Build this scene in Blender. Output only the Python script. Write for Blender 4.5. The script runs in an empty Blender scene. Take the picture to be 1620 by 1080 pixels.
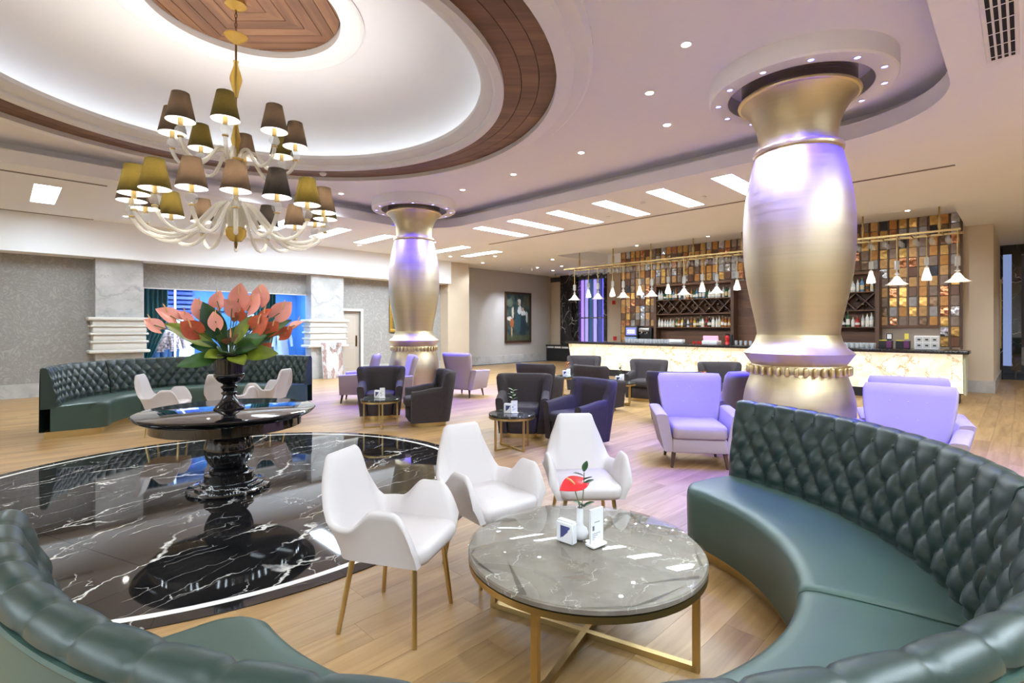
import bpy, bmesh, math, random
from mathutils import Vector, Matrix, noise

# ------------------------------------------------------------------ camera, world, exposure
S = bpy.context.scene
COL = S.collection
PI = math.pi
RND = random.Random(11)
EYE = 1.5                       # camera height in metres
cam_d = bpy.data.cameras.new('camera')
cam_d.sensor_width = 36.0
cam_d.lens = 18.0               # 90 degrees across
cam_d.shift_y = -22 / 1620      # level camera, horizon a little above the middle
cam_d.clip_start = 0.02
cam_d.clip_end = 200
cam = bpy.data.objects.new('camera', cam_d)
COL.objects.link(cam)
cam.location = (0, 0, EYE)
cam.rotation_euler = (PI / 2, 0, 0)
S.camera = cam
wd = bpy.data.worlds.new('world')
S.world = wd
wd.use_nodes = True
wd.node_tree.nodes['Background'].inputs[0].default_value = (0.02, 0.025, 0.04, 1)   # night outside
wd.node_tree.nodes['Background'].inputs[1].default_value = 1.0
S.view_settings.view_transform = 'Standard'
S.view_settings.look = 'None'
S.view_settings.gamma = 1
S.view_settings.use_curve_mapping = False
S.view_settings.exposure = 1.16
S.cycles.use_denoising = True
S.cycles.max_bounces = 8
S.cycles.diffuse_bounces = 5
S.cycles.glossy_bounces = 4
S.cycles.transparent_max_bounces = 12
S.cycles.sample_clamp_indirect = 5
S.cycles.caustics_reflective = False
S.cycles.caustics_refractive = False
# strengths of the lamps, and of one added strip
E_PANEL = 27.0                  # long ceiling panels
W_DOWN = 42.0                   # recessed downlights
W_LED = 270.0                    # blue LEDs in the column collars
W_SHADE = 10.0                   # bulbs in the chandelier
W_PEND = 8.0                    # bar pendants
E_ADDED_STRIP = 1.1                    # unseen strip added in the cornice to brighten the dome

# ------------------------------------------------------------------ room frame: u runs along the shop wall, v away from the bar's right end
Q = PI / 4
R2 = math.sqrt(2)
def W(u, v, z=0.0):
    return Vector(((u - v) / R2, (u + v) / R2, z))
def UV(p):
    return ((p[0] + p[1]) / R2, (p[1] - p[0]) / R2)

# ------------------------------------------------------------------ mesh helpers
class MB:
    def __init__(s):
        s.v = []; s.f = []; s.mi = []
    def add(s, vs, fs, M=None, mi=0):
        o = len(s.v)
        if M is not None:
            vs = [M @ Vector(p) for p in vs]
        s.v += [tuple(p) for p in vs]
        s.f += [tuple(o + i for i in f) for f in fs]
        s.mi += [mi] * len(fs)
        return s
    def box(s, x0, x1, y0, y1, z0, z1, M=None, mi=0):
        vs = [(x, y, z) for z in (z0, z1) for y in (y0, y1) for x in (x0, x1)]
        fs = [(0, 2, 3, 1), (4, 5, 7, 6), (0, 1, 5, 4), (2, 6, 7, 3), (0, 4, 6, 2), (1, 3, 7, 5)]
        return s.add(vs, fs, M, mi)
    def rbox(s, c, d, r=0.02, seg=2, M=None, mi=0):
        bm = bmesh.new()
        bmesh.ops.create_cube(bm, size=1.0)
        for v in bm.verts:
            v.co = Vector((v.co.x * d[0] + c[0], v.co.y * d[1] + c[1], v.co.z * d[2] + c[2]))
        bmesh.ops.bevel(bm, geom=bm.edges[:], offset=min(r, min(d) * 0.49), segments=seg, profile=0.5, affect='EDGES')
        bm.verts.index_update()
        s.add([v.co.copy() for v in bm.verts], [[v.index for v in f.verts] for f in bm.faces], M, mi)
        bm.free()
        return s
    def grid(s, rows, closed_u=False, closed_v=False, mi=0, flip=False):
        n, m = len(rows), len(rows[0])
        vs = [p for r in rows for p in r]
        fs = []
        for i in range(n if closed_v else n - 1):
            for j in range(m if closed_u else m - 1):
                a = i * m + j; b = i * m + (j + 1) % m
                c = ((i + 1) % n) * m + (j + 1) % m; d = ((i + 1) % n) * m + j
                fs.append((a, d, c, b) if flip else (a, b, c, d))
        return s.add(vs, fs, None, mi)
    def loft(s, loops, caps=True, M=None, mi=0):
        n, m = len(loops), len(loops[0])
        vs = [p for r in loops for p in r]
        fs = [(i * m + j, i * m + (j + 1) % m, (i + 1) * m + (j + 1) % m, (i + 1) * m + j) for i in range(n - 1) for j in range(m)]
        if caps:
            fs.append(tuple(range(m - 1, -1, -1)))
            fs.append(tuple((n - 1) * m + j for j in range(m)))
        return s.add(vs, fs, M, mi)
    def lathe(s, prof, seg=24, c=(0, 0, 0), caps=True, M=None, mi=0, flute=None):
        loops = []
        for (r, z) in prof:
            lp = []
            for k in range(seg):
                a = 2 * PI * k / seg
                rr = r * (1 - flute[1] * abs(math.sin(a * flute[0] / 2))) if flute and flute[2] <= z <= flute[3] else r
                lp.append((c[0] + rr * math.cos(a), c[1] + rr * math.sin(a), c[2] + z))
            loops.append(lp)
        return s.loft(loops, caps, M, mi)
    def tube(s, pts, rad, seg=8, caps=True, M=None, mi=0):
        pts = [Vector(p) for p in pts]
        n = len(pts)
        rr = rad if isinstance(rad, (list, tuple)) else [rad] * n
        loops = []
        up = None
        for i, p in enumerate(pts):
            t = (pts[min(i + 1, n - 1)] - pts[max(i - 1, 0)])
            t = t.normalized() if t.length > 1e-9 else Vector((0, 0, 1))
            if up is None:
                up = Vector((0, 0, 1)) if abs(t.z) < 0.9 else Vector((1, 0, 0))
            x = t.cross(up)
            if x.length < 1e-6:
                x = t.orthogonal()
            x.normalize()
            y = x.cross(t).normalized()
            up = y
            loops.append([p + (x * math.cos(2 * PI * k / seg) + y * math.sin(2 * PI * k / seg)) * rr[i] for k in range(seg)])
        return s.loft(loops, caps, M, mi)
    def bar(s, p, q, w, h, M=None, mi=0):
        p = Vector(p); q = Vector(q)
        t = (q - p).normalized()
        up = Vector((0, 0, 1)) if abs(t.z) < 0.95 else Vector((0, 1, 0))
        x = t.cross(up).normalized(); y = x.cross(t).normalized()
        lp = lambda c: [c + x * (sx * w / 2) + y * (sy * h / 2) for sx, sy in ((-1, -1), (1, -1), (1, 1), (-1, 1))]
        return s.loft([lp(p), lp(q)], True, M, mi)
    def prism(s, poly, z0, z1, M=None, mi=0):
        return s.loft([[(x, y, z0) for x, y in poly], [(x, y, z1) for x, y in poly]], True, M, mi)
    def sphere(s, c, r, seg=10, rings=6, M=None, mi=0, sz=1.0):
        prof = [(max(1e-4, r * math.sin(PI * i / rings)), -r * sz * math.cos(PI * i / rings)) for i in range(rings + 1)]
        return s.lathe(prof, seg, c, True, M, mi)
    def mesh(s, name, mats, smooth=True, angle=38):
        me = bpy.data.meshes.new(name)
        me.from_pydata(s.v, [], s.f)
        mats = mats if isinstance(mats, (list, tuple)) else [mats]
        for m in mats:
            me.materials.append(m)
        if len(mats) > 1:
            me.polygons.foreach_set('material_index', s.mi)
        if smooth:
            me.polygons.foreach_set('use_smooth', [True] * len(me.polygons))
            me.set_sharp_from_angle(angle=math.radians(angle))
        bm = bmesh.new(); bm.from_mesh(me)
        bmesh.ops.recalc_face_normals(bm, faces=bm.faces)
        bm.to_mesh(me); bm.free()
        me.update()
        return me
    def build(s, name, mats, parent=None, smooth=True, angle=38, loc=None, rz=None):
        return link(name, s.mesh(name, mats, smooth, angle), parent, loc, rz)

def link(name, me, parent=None, loc=None, rz=None):
    o = bpy.data.objects.new(name, me)
    COL.objects.link(o)
    if parent is not None:
        o.parent = parent
    if loc is not None:
        o.location = loc
    if rz is not None:
        o.rotation_euler = (0, 0, rz)
    return o
def tag(o, label, cat, group=None, kind=None):
    o['label'] = label
    o['category'] = cat
    if group:
        o['group'] = group
    if kind:
        o['kind'] = kind
    return o
def thing(name, label, cat, loc=(0, 0, 0), rz=0.0, group=None):
    o = link(name, None, None, loc, rz)
    o.empty_display_size = 0.1
    return tag(o, label, cat, group)
def struct(o, label=None):
    o['kind'] = 'structure'
    if label:
        o['label'] = label
    return o
def kids(o):
    return [c for c in ALLKIDS.get(o.name, [])]
def dup(o, loc=None, rz=None, label=None, group=None, parent=None):
    c = o.copy()
    COL.objects.link(c)
    if parent is not None:
        c.parent = parent
    if loc is not None:
        c.location = loc
    if rz is not None:
        c.rotation_euler = (0, 0, rz)
    if label:
        c['label'] = label
    if group:
        c['group'] = group
    for ch in list(o.children):
        dup(ch, parent=c)
    return c
def arc(cx, cy, r, a0, a1, n):
    return [(cx + r * math.cos(a0 + (a1 - a0) * i / n), cy + r * math.sin(a0 + (a1 - a0) * i / n)) for i in range(n + 1)]
def rrect(w, d, r, n=4):
    p = []
    for sx, sy, a in ((1, 1, 0), (-1, 1, PI / 2), (-1, -1, PI), (1, -1, 1.5 * PI)):
        p += arc(sx * (w / 2 - r), sy * (d / 2 - r), r, a, a + PI / 2, n)
    return p
def clip_convex(poly, clip):
    out = poly
    for i in range(len(clip)):
        a, b = clip[i], clip[(i + 1) % len(clip)]
        inside = lambda p: (b[0] - a[0]) * (p[1] - a[1]) - (b[1] - a[1]) * (p[0] - a[0]) >= -1e-9
        src, out = out, []
        for j in range(len(src)):
            p, q = src[j - 1], src[j]
            ip, iq = inside(p), inside(q)
            if ip != iq:
                d1 = (b[0] - a[0]) * (p[1] - a[1]) - (b[1] - a[1]) * (p[0] - a[0])
                d2 = (b[0] - a[0]) * (q[1] - a[1]) - (b[1] - a[1]) * (q[0] - a[0])
                t = d1 / (d1 - d2)
                out.append((p[0] + (q[0] - p[0]) * t, p[1] + (q[1] - p[1]) * t))
            if iq:
                out.append(q)
        if not out:
            return []
    return out
def smooth01(x):
    x = max(0.0, min(1.0, x))
    return x * x * (3 - 2 * x)
def spline(pts, n=24):
    """Catmull-Rom through the points"""
    P = [Vector(p) for p in pts]
    P = [P[0] * 2 - P[1]] + P + [P[-1] * 2 - P[-2]]
    out = []
    segs = len(P) - 3
    for i in range(segs):
        a, b, c, d = P[i:i + 4]
        k = max(2, n // segs)
        for j in range(k):
            t = j / k
            out.append(0.5 * ((2 * b) + (c - a) * t + (2 * a - 5 * b + 4 * c - d) * t * t + (3 * b - a - 3 * c + d) * t ** 3))
    out.append(P[-2])
    return out

# ------------------------------------------------------------------ materials
def newmat(name):
    m = bpy.data.materials.new(name)
    m.use_nodes = True
    nt = m.node_tree
    return m, nt, nt.nodes['Principled BSDF']
def col4(c):
    return (c[0], c[1], c[2], 1.0)
def N(nt, kind, **kw):
    n = nt.nodes.new(kind)
    for k, v in kw.items():
        if k.startswith('i_'):
            n.inputs[k[2:].replace('_', ' ')].default_value = v
        else:
            setattr(n, k, v)
    return n
def L(nt, a, b):
    nt.links.new(a, b)
def coords(nt, scale=(1, 1, 1), kind='Object', rot=(0, 0, 0)):
    t = N(nt, 'ShaderNodeTexCoord')
    mp = N(nt, 'ShaderNodeMapping')
    mp.inputs['Scale'].default_value = scale
    mp.inputs['Rotation'].default_value = rot
    L(nt, t.outputs[kind], mp.inputs['Vector'])
    return mp.outputs['Vector']
def ramp(nt, fac, stops):
    r = N(nt, 'ShaderNodeValToRGB')
    e = r.color_ramp.elements
    while len(e) < len(stops):
        e.new(0.5)
    for i, (p, c) in enumerate(stops):
        e[i].position = p
        e[i].color = col4(c)
    L(nt, fac, r.inputs[0])
    return r.outputs[0]
def bump(nt, b, h, strength=0.2, dist=0.01):
    n = N(nt, 'ShaderNodeBump')
    n.inputs['Strength'].default_value = strength
    n.inputs['Distance'].default_value = dist
    L(nt, h, n.inputs['Height'])
    L(nt, n.outputs[0], b.inputs['Normal'])
def M(name, c, rough=0.5, metal=0.0, spec=None, noise_amt=0.0, noise_scale=8.0, bump_amt=0.0, bump_scale=200.0, coat=0.0, sheen=0.0):
    m, nt, b = newmat(name)
    b.inputs['Base Color'].default_value = col4(c)
    b.inputs['Roughness'].default_value = rough
    b.inputs['Metallic'].default_value = metal
    if spec is not None:
        b.inputs['Specular IOR Level'].default_value = spec
    if coat:
        b.inputs['Coat Weight'].default_value = coat
        b.inputs['Coat Roughness'].default_value = 0.04
    if sheen:
        b.inputs['Sheen Weight'].default_value = sheen
    v = None
    if noise_amt or bump_amt:
        v = coords(nt)
    if noise_amt:
        t = N(nt, 'ShaderNodeTexNoise', i_Scale=noise_scale, i_Detail=4.0)
        L(nt, v, t.inputs['Vector'])
        lo = [max(0, x * (1 - noise_amt)) for x in c]; hi = [min(1, x * (1 + noise_amt)) for x in c]
        L(nt, ramp(nt, t.outputs['Fac'], [(0.3, lo), (0.7, hi)]), b.inputs['Base Color'])
    if bump_amt:
        t2 = N(nt, 'ShaderNodeTexNoise', i_Scale=bump_scale, i_Detail=2.0)
        L(nt, v, t2.inputs['Vector'])
        bump(nt, b, t2.outputs['Fac'], bump_amt, 0.004)
    return m
def emit(name, c, s):
    m, nt, b = newmat(name)
    b.inputs['Base Color'].default_value = col4(c)
    b.inputs['Emission Color'].default_value = col4(c)
    b.inputs['Emission Strength'].default_value = s
    return m
def clear(name, tint, body, frac, rough=0.05):
    """thin glass: part lets light straight through, part is a glossy body"""
    m, nt, b = newmat(name)
    b.inputs['Base Color'].default_value = col4(body)
    b.inputs['Roughness'].default_value = rough
    t = N(nt, 'ShaderNodeBsdfTransparent')
    t.inputs[0].default_value = col4(tint)
    mx = N(nt, 'ShaderNodeMixShader')
    mx.inputs[0].default_value = frac
    L(nt, t.outputs[0], mx.inputs[1]); L(nt, b.outputs[0], mx.inputs[2])
    L(nt, mx.outputs[0], nt.nodes['Material Output'].inputs['Surface'])
    return m
def pane_mat(name, tint):
    m, nt, b = newmat(name)
    t = N(nt, 'ShaderNodeBsdfTransparent'); t.inputs[0].default_value = col4(tint)
    g = N(nt, 'ShaderNodeBsdfGlossy'); g.inputs['Roughness'].default_value = 0.02
    fr = N(nt, 'ShaderNodeFresnel'); fr.inputs[0].default_value = 1.45
    ge = N(nt, 'ShaderNodeNewGeometry')
    inv = N(nt, 'ShaderNodeMath', operation='SUBTRACT'); inv.inputs[0].default_value = 1.0
    L(nt, ge.outputs['Backfacing'], inv.inputs[1])
    mu = N(nt, 'ShaderNodeMath', operation='MULTIPLY')
    L(nt, fr.outputs[0], mu.inputs[0]); L(nt, inv.outputs[0], mu.inputs[1])
    mx = N(nt, 'ShaderNodeMixShader')
    L(nt, mu.outputs[0], mx.inputs[0]); L(nt, t.outputs[0], mx.inputs[1]); L(nt, g.outputs[0], mx.inputs[2])
    L(nt, mx.outputs[0], nt.nodes['Material Output'].inputs['Surface'])
    return m
def wood(name, c0, c1, c2, scale, rough=0.4, rnd='object', along='X', bumpy=0.15):
    """grain runs along the given axis; every piece gets its own shade and its own cut of grain"""
    m, nt, b = newmat(name)
    t = N(nt, 'ShaderNodeTexCoord')
    if rnd == 'object':
        rv = N(nt, 'ShaderNodeObjectInfo').outputs['Random']
    else:
        rv = N(nt, 'ShaderNodeNewGeometry').outputs['Random Per Island']
    mul = N(nt, 'ShaderNodeMath', operation='MULTIPLY'); mul.inputs[1].default_value = 37.0
    L(nt, rv, mul.inputs[0])
    cmb = N(nt, 'ShaderNodeCombineXYZ')
    for k in range(3):
        L(nt, mul.outputs[0], cmb.inputs[k])
    add = N(nt, 'ShaderNodeVectorMath', operation='ADD')
    L(nt, t.outputs['Object'], add.inputs[0]); L(nt, cmb.outputs[0], add.inputs[1])
    mp = N(nt, 'ShaderNodeMapping')
    s = scale
    mp.inputs['Scale'].default_value = {'X': (0.08 * s, s, s), 'Y': (s, 0.08 * s, s), 'Z': (s, s, 0.08 * s)}[along]
    L(nt, add.outputs[0], mp.inputs['Vector'])
    n1 = N(nt, 'ShaderNodeTexNoise', i_Scale=1.0, i_Detail=6.0, i_Roughness=0.62, i_Distortion=0.6)
    L(nt, mp.outputs[0], n1.inputs['Vector'])
    n2 = N(nt, 'ShaderNodeTexNoise', i_Scale=0.22, i_Detail=2.0, i_Distortion=1.2)
    L(nt, mp.outputs[0], n2.inputs['Vector'])
    av = N(nt, 'ShaderNodeMath', operation='MULTIPLY_ADD'); av.inputs[1].default_value = 0.55
    L(nt, n1.outputs['Fac'], av.inputs[0])
    m2 = N(nt, 'ShaderNodeMath', operation='MULTIPLY'); m2.inputs[1].default_value = 0.45
    L(nt, n2.outputs['Fac'], m2.inputs[0]); L(nt, m2.outputs[0], av.inputs[2])
    cr = ramp(nt, av.outputs[0], [(0.34, c0), (0.5, c1), (0.66, c2)])
    hs = N(nt, 'ShaderNodeHueSaturation')
    mr = N(nt, 'ShaderNodeMapRange'); mr.inputs['To Min'].default_value = 0.86; mr.inputs['To Max'].default_value = 1.1
    L(nt, rv, mr.inputs['Value']); L(nt, mr.outputs[0], hs.inputs['Value']); L(nt, cr, hs.inputs['Color'])
    L(nt, hs.outputs[0], b.inputs['Base Color'])
    b.inputs['Roughness'].default_value = rough
    bump(nt, b, n1.outputs['Fac'], bumpy, 0.003)
    return m
def marble(name, base, base2, vein, scale=1.0, width=0.03, rough=0.06, mask=0.5, spec=0.5, fine=True, emission=0.0, coat=0.0, warp_amt=1.1, st=(0.55, 1.5, 1.0)):
    m, nt, b = newmat(name)
    v = coords(nt, (scale, scale, scale))
    warp = N(nt, 'ShaderNodeTexNoise', i_Scale=1.3, i_Detail=5.0, i_Roughness=0.6)
    L(nt, v, warp.inputs['Vector'])
    ma = N(nt, 'ShaderNodeVectorMath', operation='MULTIPLY_ADD')
    ma.inputs[1].default_value = (warp_amt, warp_amt, warp_amt)
    L(nt, warp.outputs['Color'], ma.inputs[0]); L(nt, v, ma.inputs[2])
    stretch = N(nt, 'ShaderNodeMapping'); stretch.inputs['Scale'].default_value = st
    stretch.inputs['Rotation'].default_value = (0.3, 0.2, -0.5)
    L(nt, ma.outputs[0], stretch.inputs['Vector'])
    vo = N(nt, 'ShaderNodeTexVoronoi', feature='DISTANCE_TO_EDGE', i_Scale=1.0)
    L(nt, stretch.outputs[0], vo.inputs['Vector'])
    n3 = N(nt, 'ShaderNodeTexNoise', i_Scale=1.9, i_Detail=3.0)
    L(nt, v, n3.inputs['Vector'])
    v1 = ramp(nt, vo.outputs['Distance'], [(0.0, (1, 1, 1)), (width, (0, 0, 0))])
    mk = ramp(nt, n3.outputs['Fac'], [(mask, (0, 0, 0)), (mask + 0.12, (1, 1, 1))])
    mu = N(nt, 'ShaderNodeMath', operation='MULTIPLY')
    L(nt, v1, mu.inputs[0]); L(nt, mk, mu.inputs[1])
    fac = mu.outputs[0]
    if fine:
        vo2 = N(nt, 'ShaderNodeTexVoronoi', feature='DISTANCE_TO_EDGE', i_Scale=2.7)
        L(nt, stretch.outputs[0], vo2.inputs['Vector'])
        n4 = N(nt, 'ShaderNodeTexNoise', i_Scale=2.7, i_Detail=2.0)
        L(nt, ma.outputs[0], n4.inputs['Vector'])
        v2 = ramp(nt, vo2.outputs['Distance'], [(0.0, (0.75, 0.75, 0.75)), (width * 0.7, (0, 0, 0))])
        mk2 = ramp(nt, n4.outputs['Fac'], [(mask + 0.03, (0, 0, 0)), (mask + 0.14, (1, 1, 1))])
        mu2 = N(nt, 'ShaderNodeMath', operation='MULTIPLY')
        L(nt, v2, mu2.inputs[0]); L(nt, mk2, mu2.inputs[1])
        mxx = N(nt, 'ShaderNodeMath', operation='MAXIMUM')
        L(nt, fac, mxx.inputs[0]); L(nt, mu2.outputs[0], mxx.inputs[1])
        fac = mxx.outputs[0]
    cl = N(nt, 'ShaderNodeTexNoise', i_Scale=2.2, i_Detail=6.0)
    L(nt, ma.outputs[0], cl.inputs['Vector'])
    bc = ramp(nt, cl.outputs['Fac'], [(0.35, base), (0.65, base2)])
    mix = N(nt, 'ShaderNodeMixRGB'); mix.inputs['Color2'].default_value = col4(vein)
    L(nt, fac, mix.inputs['Fac']); L(nt, bc, mix.inputs['Color1'])
    L(nt, mix.outputs[0], b.inputs['Base Color'])
    b.inputs['Roughness'].default_value = rough
    b.inputs['Specular IOR Level'].default_value = spec
    if coat:
        b.inputs['Coat Weight'].default_value = coat; b.inputs['Coat Roughness'].default_value = 0.02
    if emission:
        L(nt, mix.outputs[0], b.inputs['Emission Color'])
        b.inputs['Emission Strength'].default_value = emission
    return m
def brushed(name, c, rough=0.3, ring=60.0):
    m, nt, b = newmat(name)
    b.inputs['Metallic'].default_value = 1.0
    v = coords(nt, (0.6, 0.6, ring))
    t = N(nt, 'ShaderNodeTexNoise', i_Scale=1.0, i_Detail=5.0, i_Roughness=0.7)
    L(nt, v, t.inputs['Vector'])
    L(nt, ramp(nt, t.outputs['Fac'], [(0.3, [x * 0.93 for x in c]), (0.7, [min(1, x * 1.05) for x in c])]), b.inputs['Base Color'])
    L(nt, ramp(nt, t.outputs['Fac'], [(0.2, (rough * 0.75,) * 3), (0.8, (rough * 1.3,) * 3)]), b.inputs['Roughness'])
    bump(nt, b, t.outputs['Fac'], 0.05, 0.002)
    return m
def printed(name, rough=0.5, attr='print'):
    m, nt, b = newmat(name)
    a = N(nt, 'ShaderNodeVertexColor'); a.layer_name = attr
    L(nt, a.outputs[0], b.inputs['Base Color'])
    b.inputs['Roughness'].default_value = rough
    return m
def weave(name, c0, c1, scale=90.0, rough=0.85):
    m, nt, b = newmat(name)
    v = coords(nt)
    n1 = N(nt, 'ShaderNodeTexNoise', i_Scale=scale, i_Detail=3.0)
    L(nt, v, n1.inputs['Vector'])
    n0 = N(nt, 'ShaderNodeTexVoronoi', feature='DISTANCE_TO_EDGE', i_Scale=5.5)
    wv = N(nt, 'ShaderNodeTexNoise', i_Scale=3.0, i_Detail=4.0, i_Distortion=2.0)
    L(nt, v, wv.inputs['Vector'])
    ad = N(nt, 'ShaderNodeVectorMath', operation='ADD')
    L(nt, v, ad.inputs[0]); L(nt, wv.outputs['Color'], ad.inputs[1]); L(nt, ad.outputs[0], n0.inputs['Vector'])
    k = N(nt, 'ShaderNodeMath', operation='MULTIPLY_ADD'); k.inputs[1].default_value = 0.35
    L(nt, n1.outputs['Fac'], k.inputs[0]); L(nt, n0.outputs['Distance'], k.inputs[2])
    L(nt, ramp(nt, k.outputs[0], [(0.1, c0), (0.5, c1)]), b.inputs['Base Color'])
    b.inputs['Roughness'].default_value = rough
    bump(nt, b, k.outputs[0], 0.25, 0.004)
    return m
# ------------------------------------------------------------------ palette
m_white = M('white_paint', (0.885, 0.895, 0.925), 0.7, noise_amt=0.015, noise_scale=0.8)
m_tray = M('tray_paint', (0.87, 0.87, 0.92), 0.6)
m_trim = M('cream_trim', (0.66, 0.64, 0.60), 0.5)
m_paper = weave('beige_wallpaper', (0.265, 0.25, 0.237), (0.375, 0.36, 0.345))
m_tan = M('tan_wall', (0.58, 0.48, 0.37), 0.8, noise_amt=0.03, noise_scale=2.0, bump_amt=0.1, bump_scale=140)
m_grey = M('grey_beige_wall', (0.46, 0.435, 0.415), 0.8, noise_amt=0.03, noise_scale=2.0)
m_statuario = marble('white_marble', (0.42, 0.415, 0.405), (0.53, 0.52, 0.51), (0.36, 0.35, 0.36), 1.3, 0.05, 0.2, 0.44)
m_nero = marble('black_marble', (0.006, 0.006, 0.007), (0.014, 0.013, 0.013), (0.75, 0.73, 0.70), 1.15, 0.012, 0.035, 0.43, 0.75, warp_amt=0.6, st=(0.38, 1.7, 1.0))
m_inlay = M('white_inlay', (0.78, 0.76, 0.74), 0.12)
m_greymarble = marble('grey_marble', (0.165, 0.132, 0.105), (0.235, 0.195, 0.158), (0.62, 0.57, 0.52), 3.4, 0.014, 0.35, 0.47, 0.3)
m_darkmarble = marble('dark_marble', (0.02, 0.022, 0.02), (0.05, 0.05, 0.045), (0.4, 0.4, 0.36), 7.0, 0.03, 0.1, 0.45)
m_onyx = marble('backlit_onyx', (0.86, 0.77, 0.52), (0.98, 0.93, 0.78), (0.52, 0.34, 0.16), 1.5, 0.026, 0.15, 0.36, emission=0.31)
m_floor = wood('oak_plank', (0.245, 0.132, 0.046), (0.365, 0.215, 0.085), (0.47, 0.30, 0.134), 16.0, 0.38)
m_floor_far = wood('oak_plank_far', (0.245, 0.132, 0.046), (0.365, 0.215, 0.085), (0.47, 0.30, 0.134), 16.0, 0.38, rnd='island')
m_subfloor = M('oak_underlay', (0.38, 0.25, 0.13), 0.7)
m_walnut = wood('ceiling_walnut', (0.11, 0.05, 0.022), (0.19, 0.09, 0.045), (0.27, 0.14, 0.07), 9.0, 0.5)
m_gap = M('dark_gap', (0.012, 0.008, 0.006), 0.9)
m_barwood = wood('bar_wood', (0.055, 0.026, 0.014), (0.10, 0.05, 0.028), (0.15, 0.08, 0.045), 12.0, 0.5, along='Z')
m_barwood_h = wood('bar_wood_boards', (0.075, 0.032, 0.015), (0.14, 0.062, 0.03), (0.19, 0.09, 0.045), 12.0, 0.5, along='Y')
m_gold = brushed('column_gold', (0.60, 0.50, 0.31), 0.44, 30)
m_goldtrim = brushed('column_gold_trim', (0.72, 0.58, 0.32), 0.32, 20)
m_brass = M('satin_brass', (0.55, 0.40, 0.17), 0.36, 1.0)
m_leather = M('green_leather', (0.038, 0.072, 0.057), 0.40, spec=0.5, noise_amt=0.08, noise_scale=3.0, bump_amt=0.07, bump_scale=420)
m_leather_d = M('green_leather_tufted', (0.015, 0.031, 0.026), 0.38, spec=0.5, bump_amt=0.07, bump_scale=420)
m_chair = M('white_leatherette', (0.565, 0.52, 0.515), 0.45, bump_amt=0.05, bump_scale=500)
m_aub = M('aubergine_fabric', (0.034, 0.025, 0.027), 0.9, noise_amt=0.12, noise_scale=30, bump_amt=0.25, bump_scale=350)
m_lilac = M('pale_pink_fabric', (0.35, 0.28, 0.295), 0.8, bump_amt=0.12, bump_scale=400)
m_legwood = M('dark_leg_wood', (0.06, 0.028, 0.018), 0.35)
m_lacquer = M('black_lacquer', (0.004, 0.004, 0.005), 0.06, spec=0.6, coat=0.4)
m_bowlblack = M('black_ceramic', (0.006, 0.005, 0.006), 0.12)
m_glass = clear('clear_glass', (0.97, 0.98, 0.98), (0.75, 0.78, 0.80), 0.22, 0.03)
m_pane = pane_mat('window_glass', (0.93, 0.95, 0.97))
m_tableglass = pane_mat('table_glass', (0.95, 0.96, 0.95))
m_milk = clear('milky_glass', (0.98, 0.98, 0.96), (0.97, 0.96, 0.90), 0.5, 0.08)
m_amber = clear('amber_glass', (0.92, 0.75, 0.35), (0.72, 0.52, 0.14), 0.42, 0.08)
m_rod = M('bronze_rod', (0.16, 0.09, 0.04), 0.35, 1.0)
m_black = M('black_plastic', (0.01, 0.01, 0.011), 0.4)
m_steel = M('brushed_steel', (0.42, 0.42, 0.43), 0.3, 1.0)
m_whiteplastic = M('white_plastic', (0.82, 0.82, 0.84), 0.35)
m_panel = emit('panel_diffuser', (0.76, 0.90, 1.0), E_PANEL)
m_led_w = emit('downlight_lens', (1.0, 0.97, 0.9), 40.0)
m_led_b = emit('blue_led_lens', (0.28, 0.28, 1.0), 3.2)
m_bulb = emit('bulb', (1.0, 0.95, 0.85), 25.0)
m_granite = M('black_granite', (0.016, 0.013, 0.012), 0.15, noise_amt=0.4, noise_scale=60)
m_red = M('red_plastic', (0.55, 0.02, 0.02), 0.3)
m_shop_blue = M('shop_blue_wall', (0.06, 0.17, 0.36), 0.6)
m_curtain = M('teal_curtain', (0.02, 0.16, 0.17), 0.75, noise_amt=0.1)
m_print = printed('printed_surface', 0.45)
m_canvas = printed('painted_canvas', 0.5)
m_doorpaint = M('beige_door', (0.50, 0.44, 0.38), 0.5)
m_void = M('vent_black', (0.008, 0.008, 0.008), 0.9)

# ------------------------------------------------------------------ floor
ZC, ZT = 3.87, 4.24             # lower ceiling, raised tray ceiling
MC = (-2.75, 4.84)              # centre of the black marble medallion
floor = MB().box(-9, 24, -9, 15.3, -0.10, -0.012).build('floor', m_subfloor, rz=Q, smooth=False)
struct(floor, 'pale oak plank floor of the lounge')
PW, PL = 0.19, 1.25
planks = []
i0 = 0
v = -9.0
row = 0
while v < 15.05:
    off = (row * 0.437) % 1.0
    u = -9 - off * PL
    while u < 20.5:
        cu, cv = u + PL / 2, v + PW / 2
        p = W(cu, cv)
        keep = p.y > -0.6 and abs(p.x) < p.y * 1.15 + 2.2 and (cv < 15.1) and not (cu > 16.6 and cv > 0.5 and cv < 10.3)
        if keep:
            far = max(math.hypot(W(a, b).x - MC[0], W(a, b).y - MC[1]) for a in (u, u + PL) for b in (v, v + PW))
            if far > 2.42:
                d = p.y
                vis = abs(p.x) < p.y * 1.02 + 0.4 and p.y > 1.2
                planks.append(((0 if vis else 100) + d, u, v))
        u += PL
    v += PW
    row += 1
planks.sort()
pm = MB().box(0.0006, PL - 0.0006, 0.0006, PW - 0.0006, -0.012, 0.0).mesh('plank', m_floor, smooth=False)
for d, u, v in planks[:300]:
    o = link('plank', pm, floor, (u, v, 0))
rest = MB()
for d, u, v in planks[300:]:
    rest.box(u + 0.0006, u + PL - 0.0006, v + 0.0006, v + PW - 0.0006, -0.012, 0.0)
o = rest.build('plank_field', m_floor_far, floor, smooth=False)
o['kind'] = 'stuff'

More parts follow.
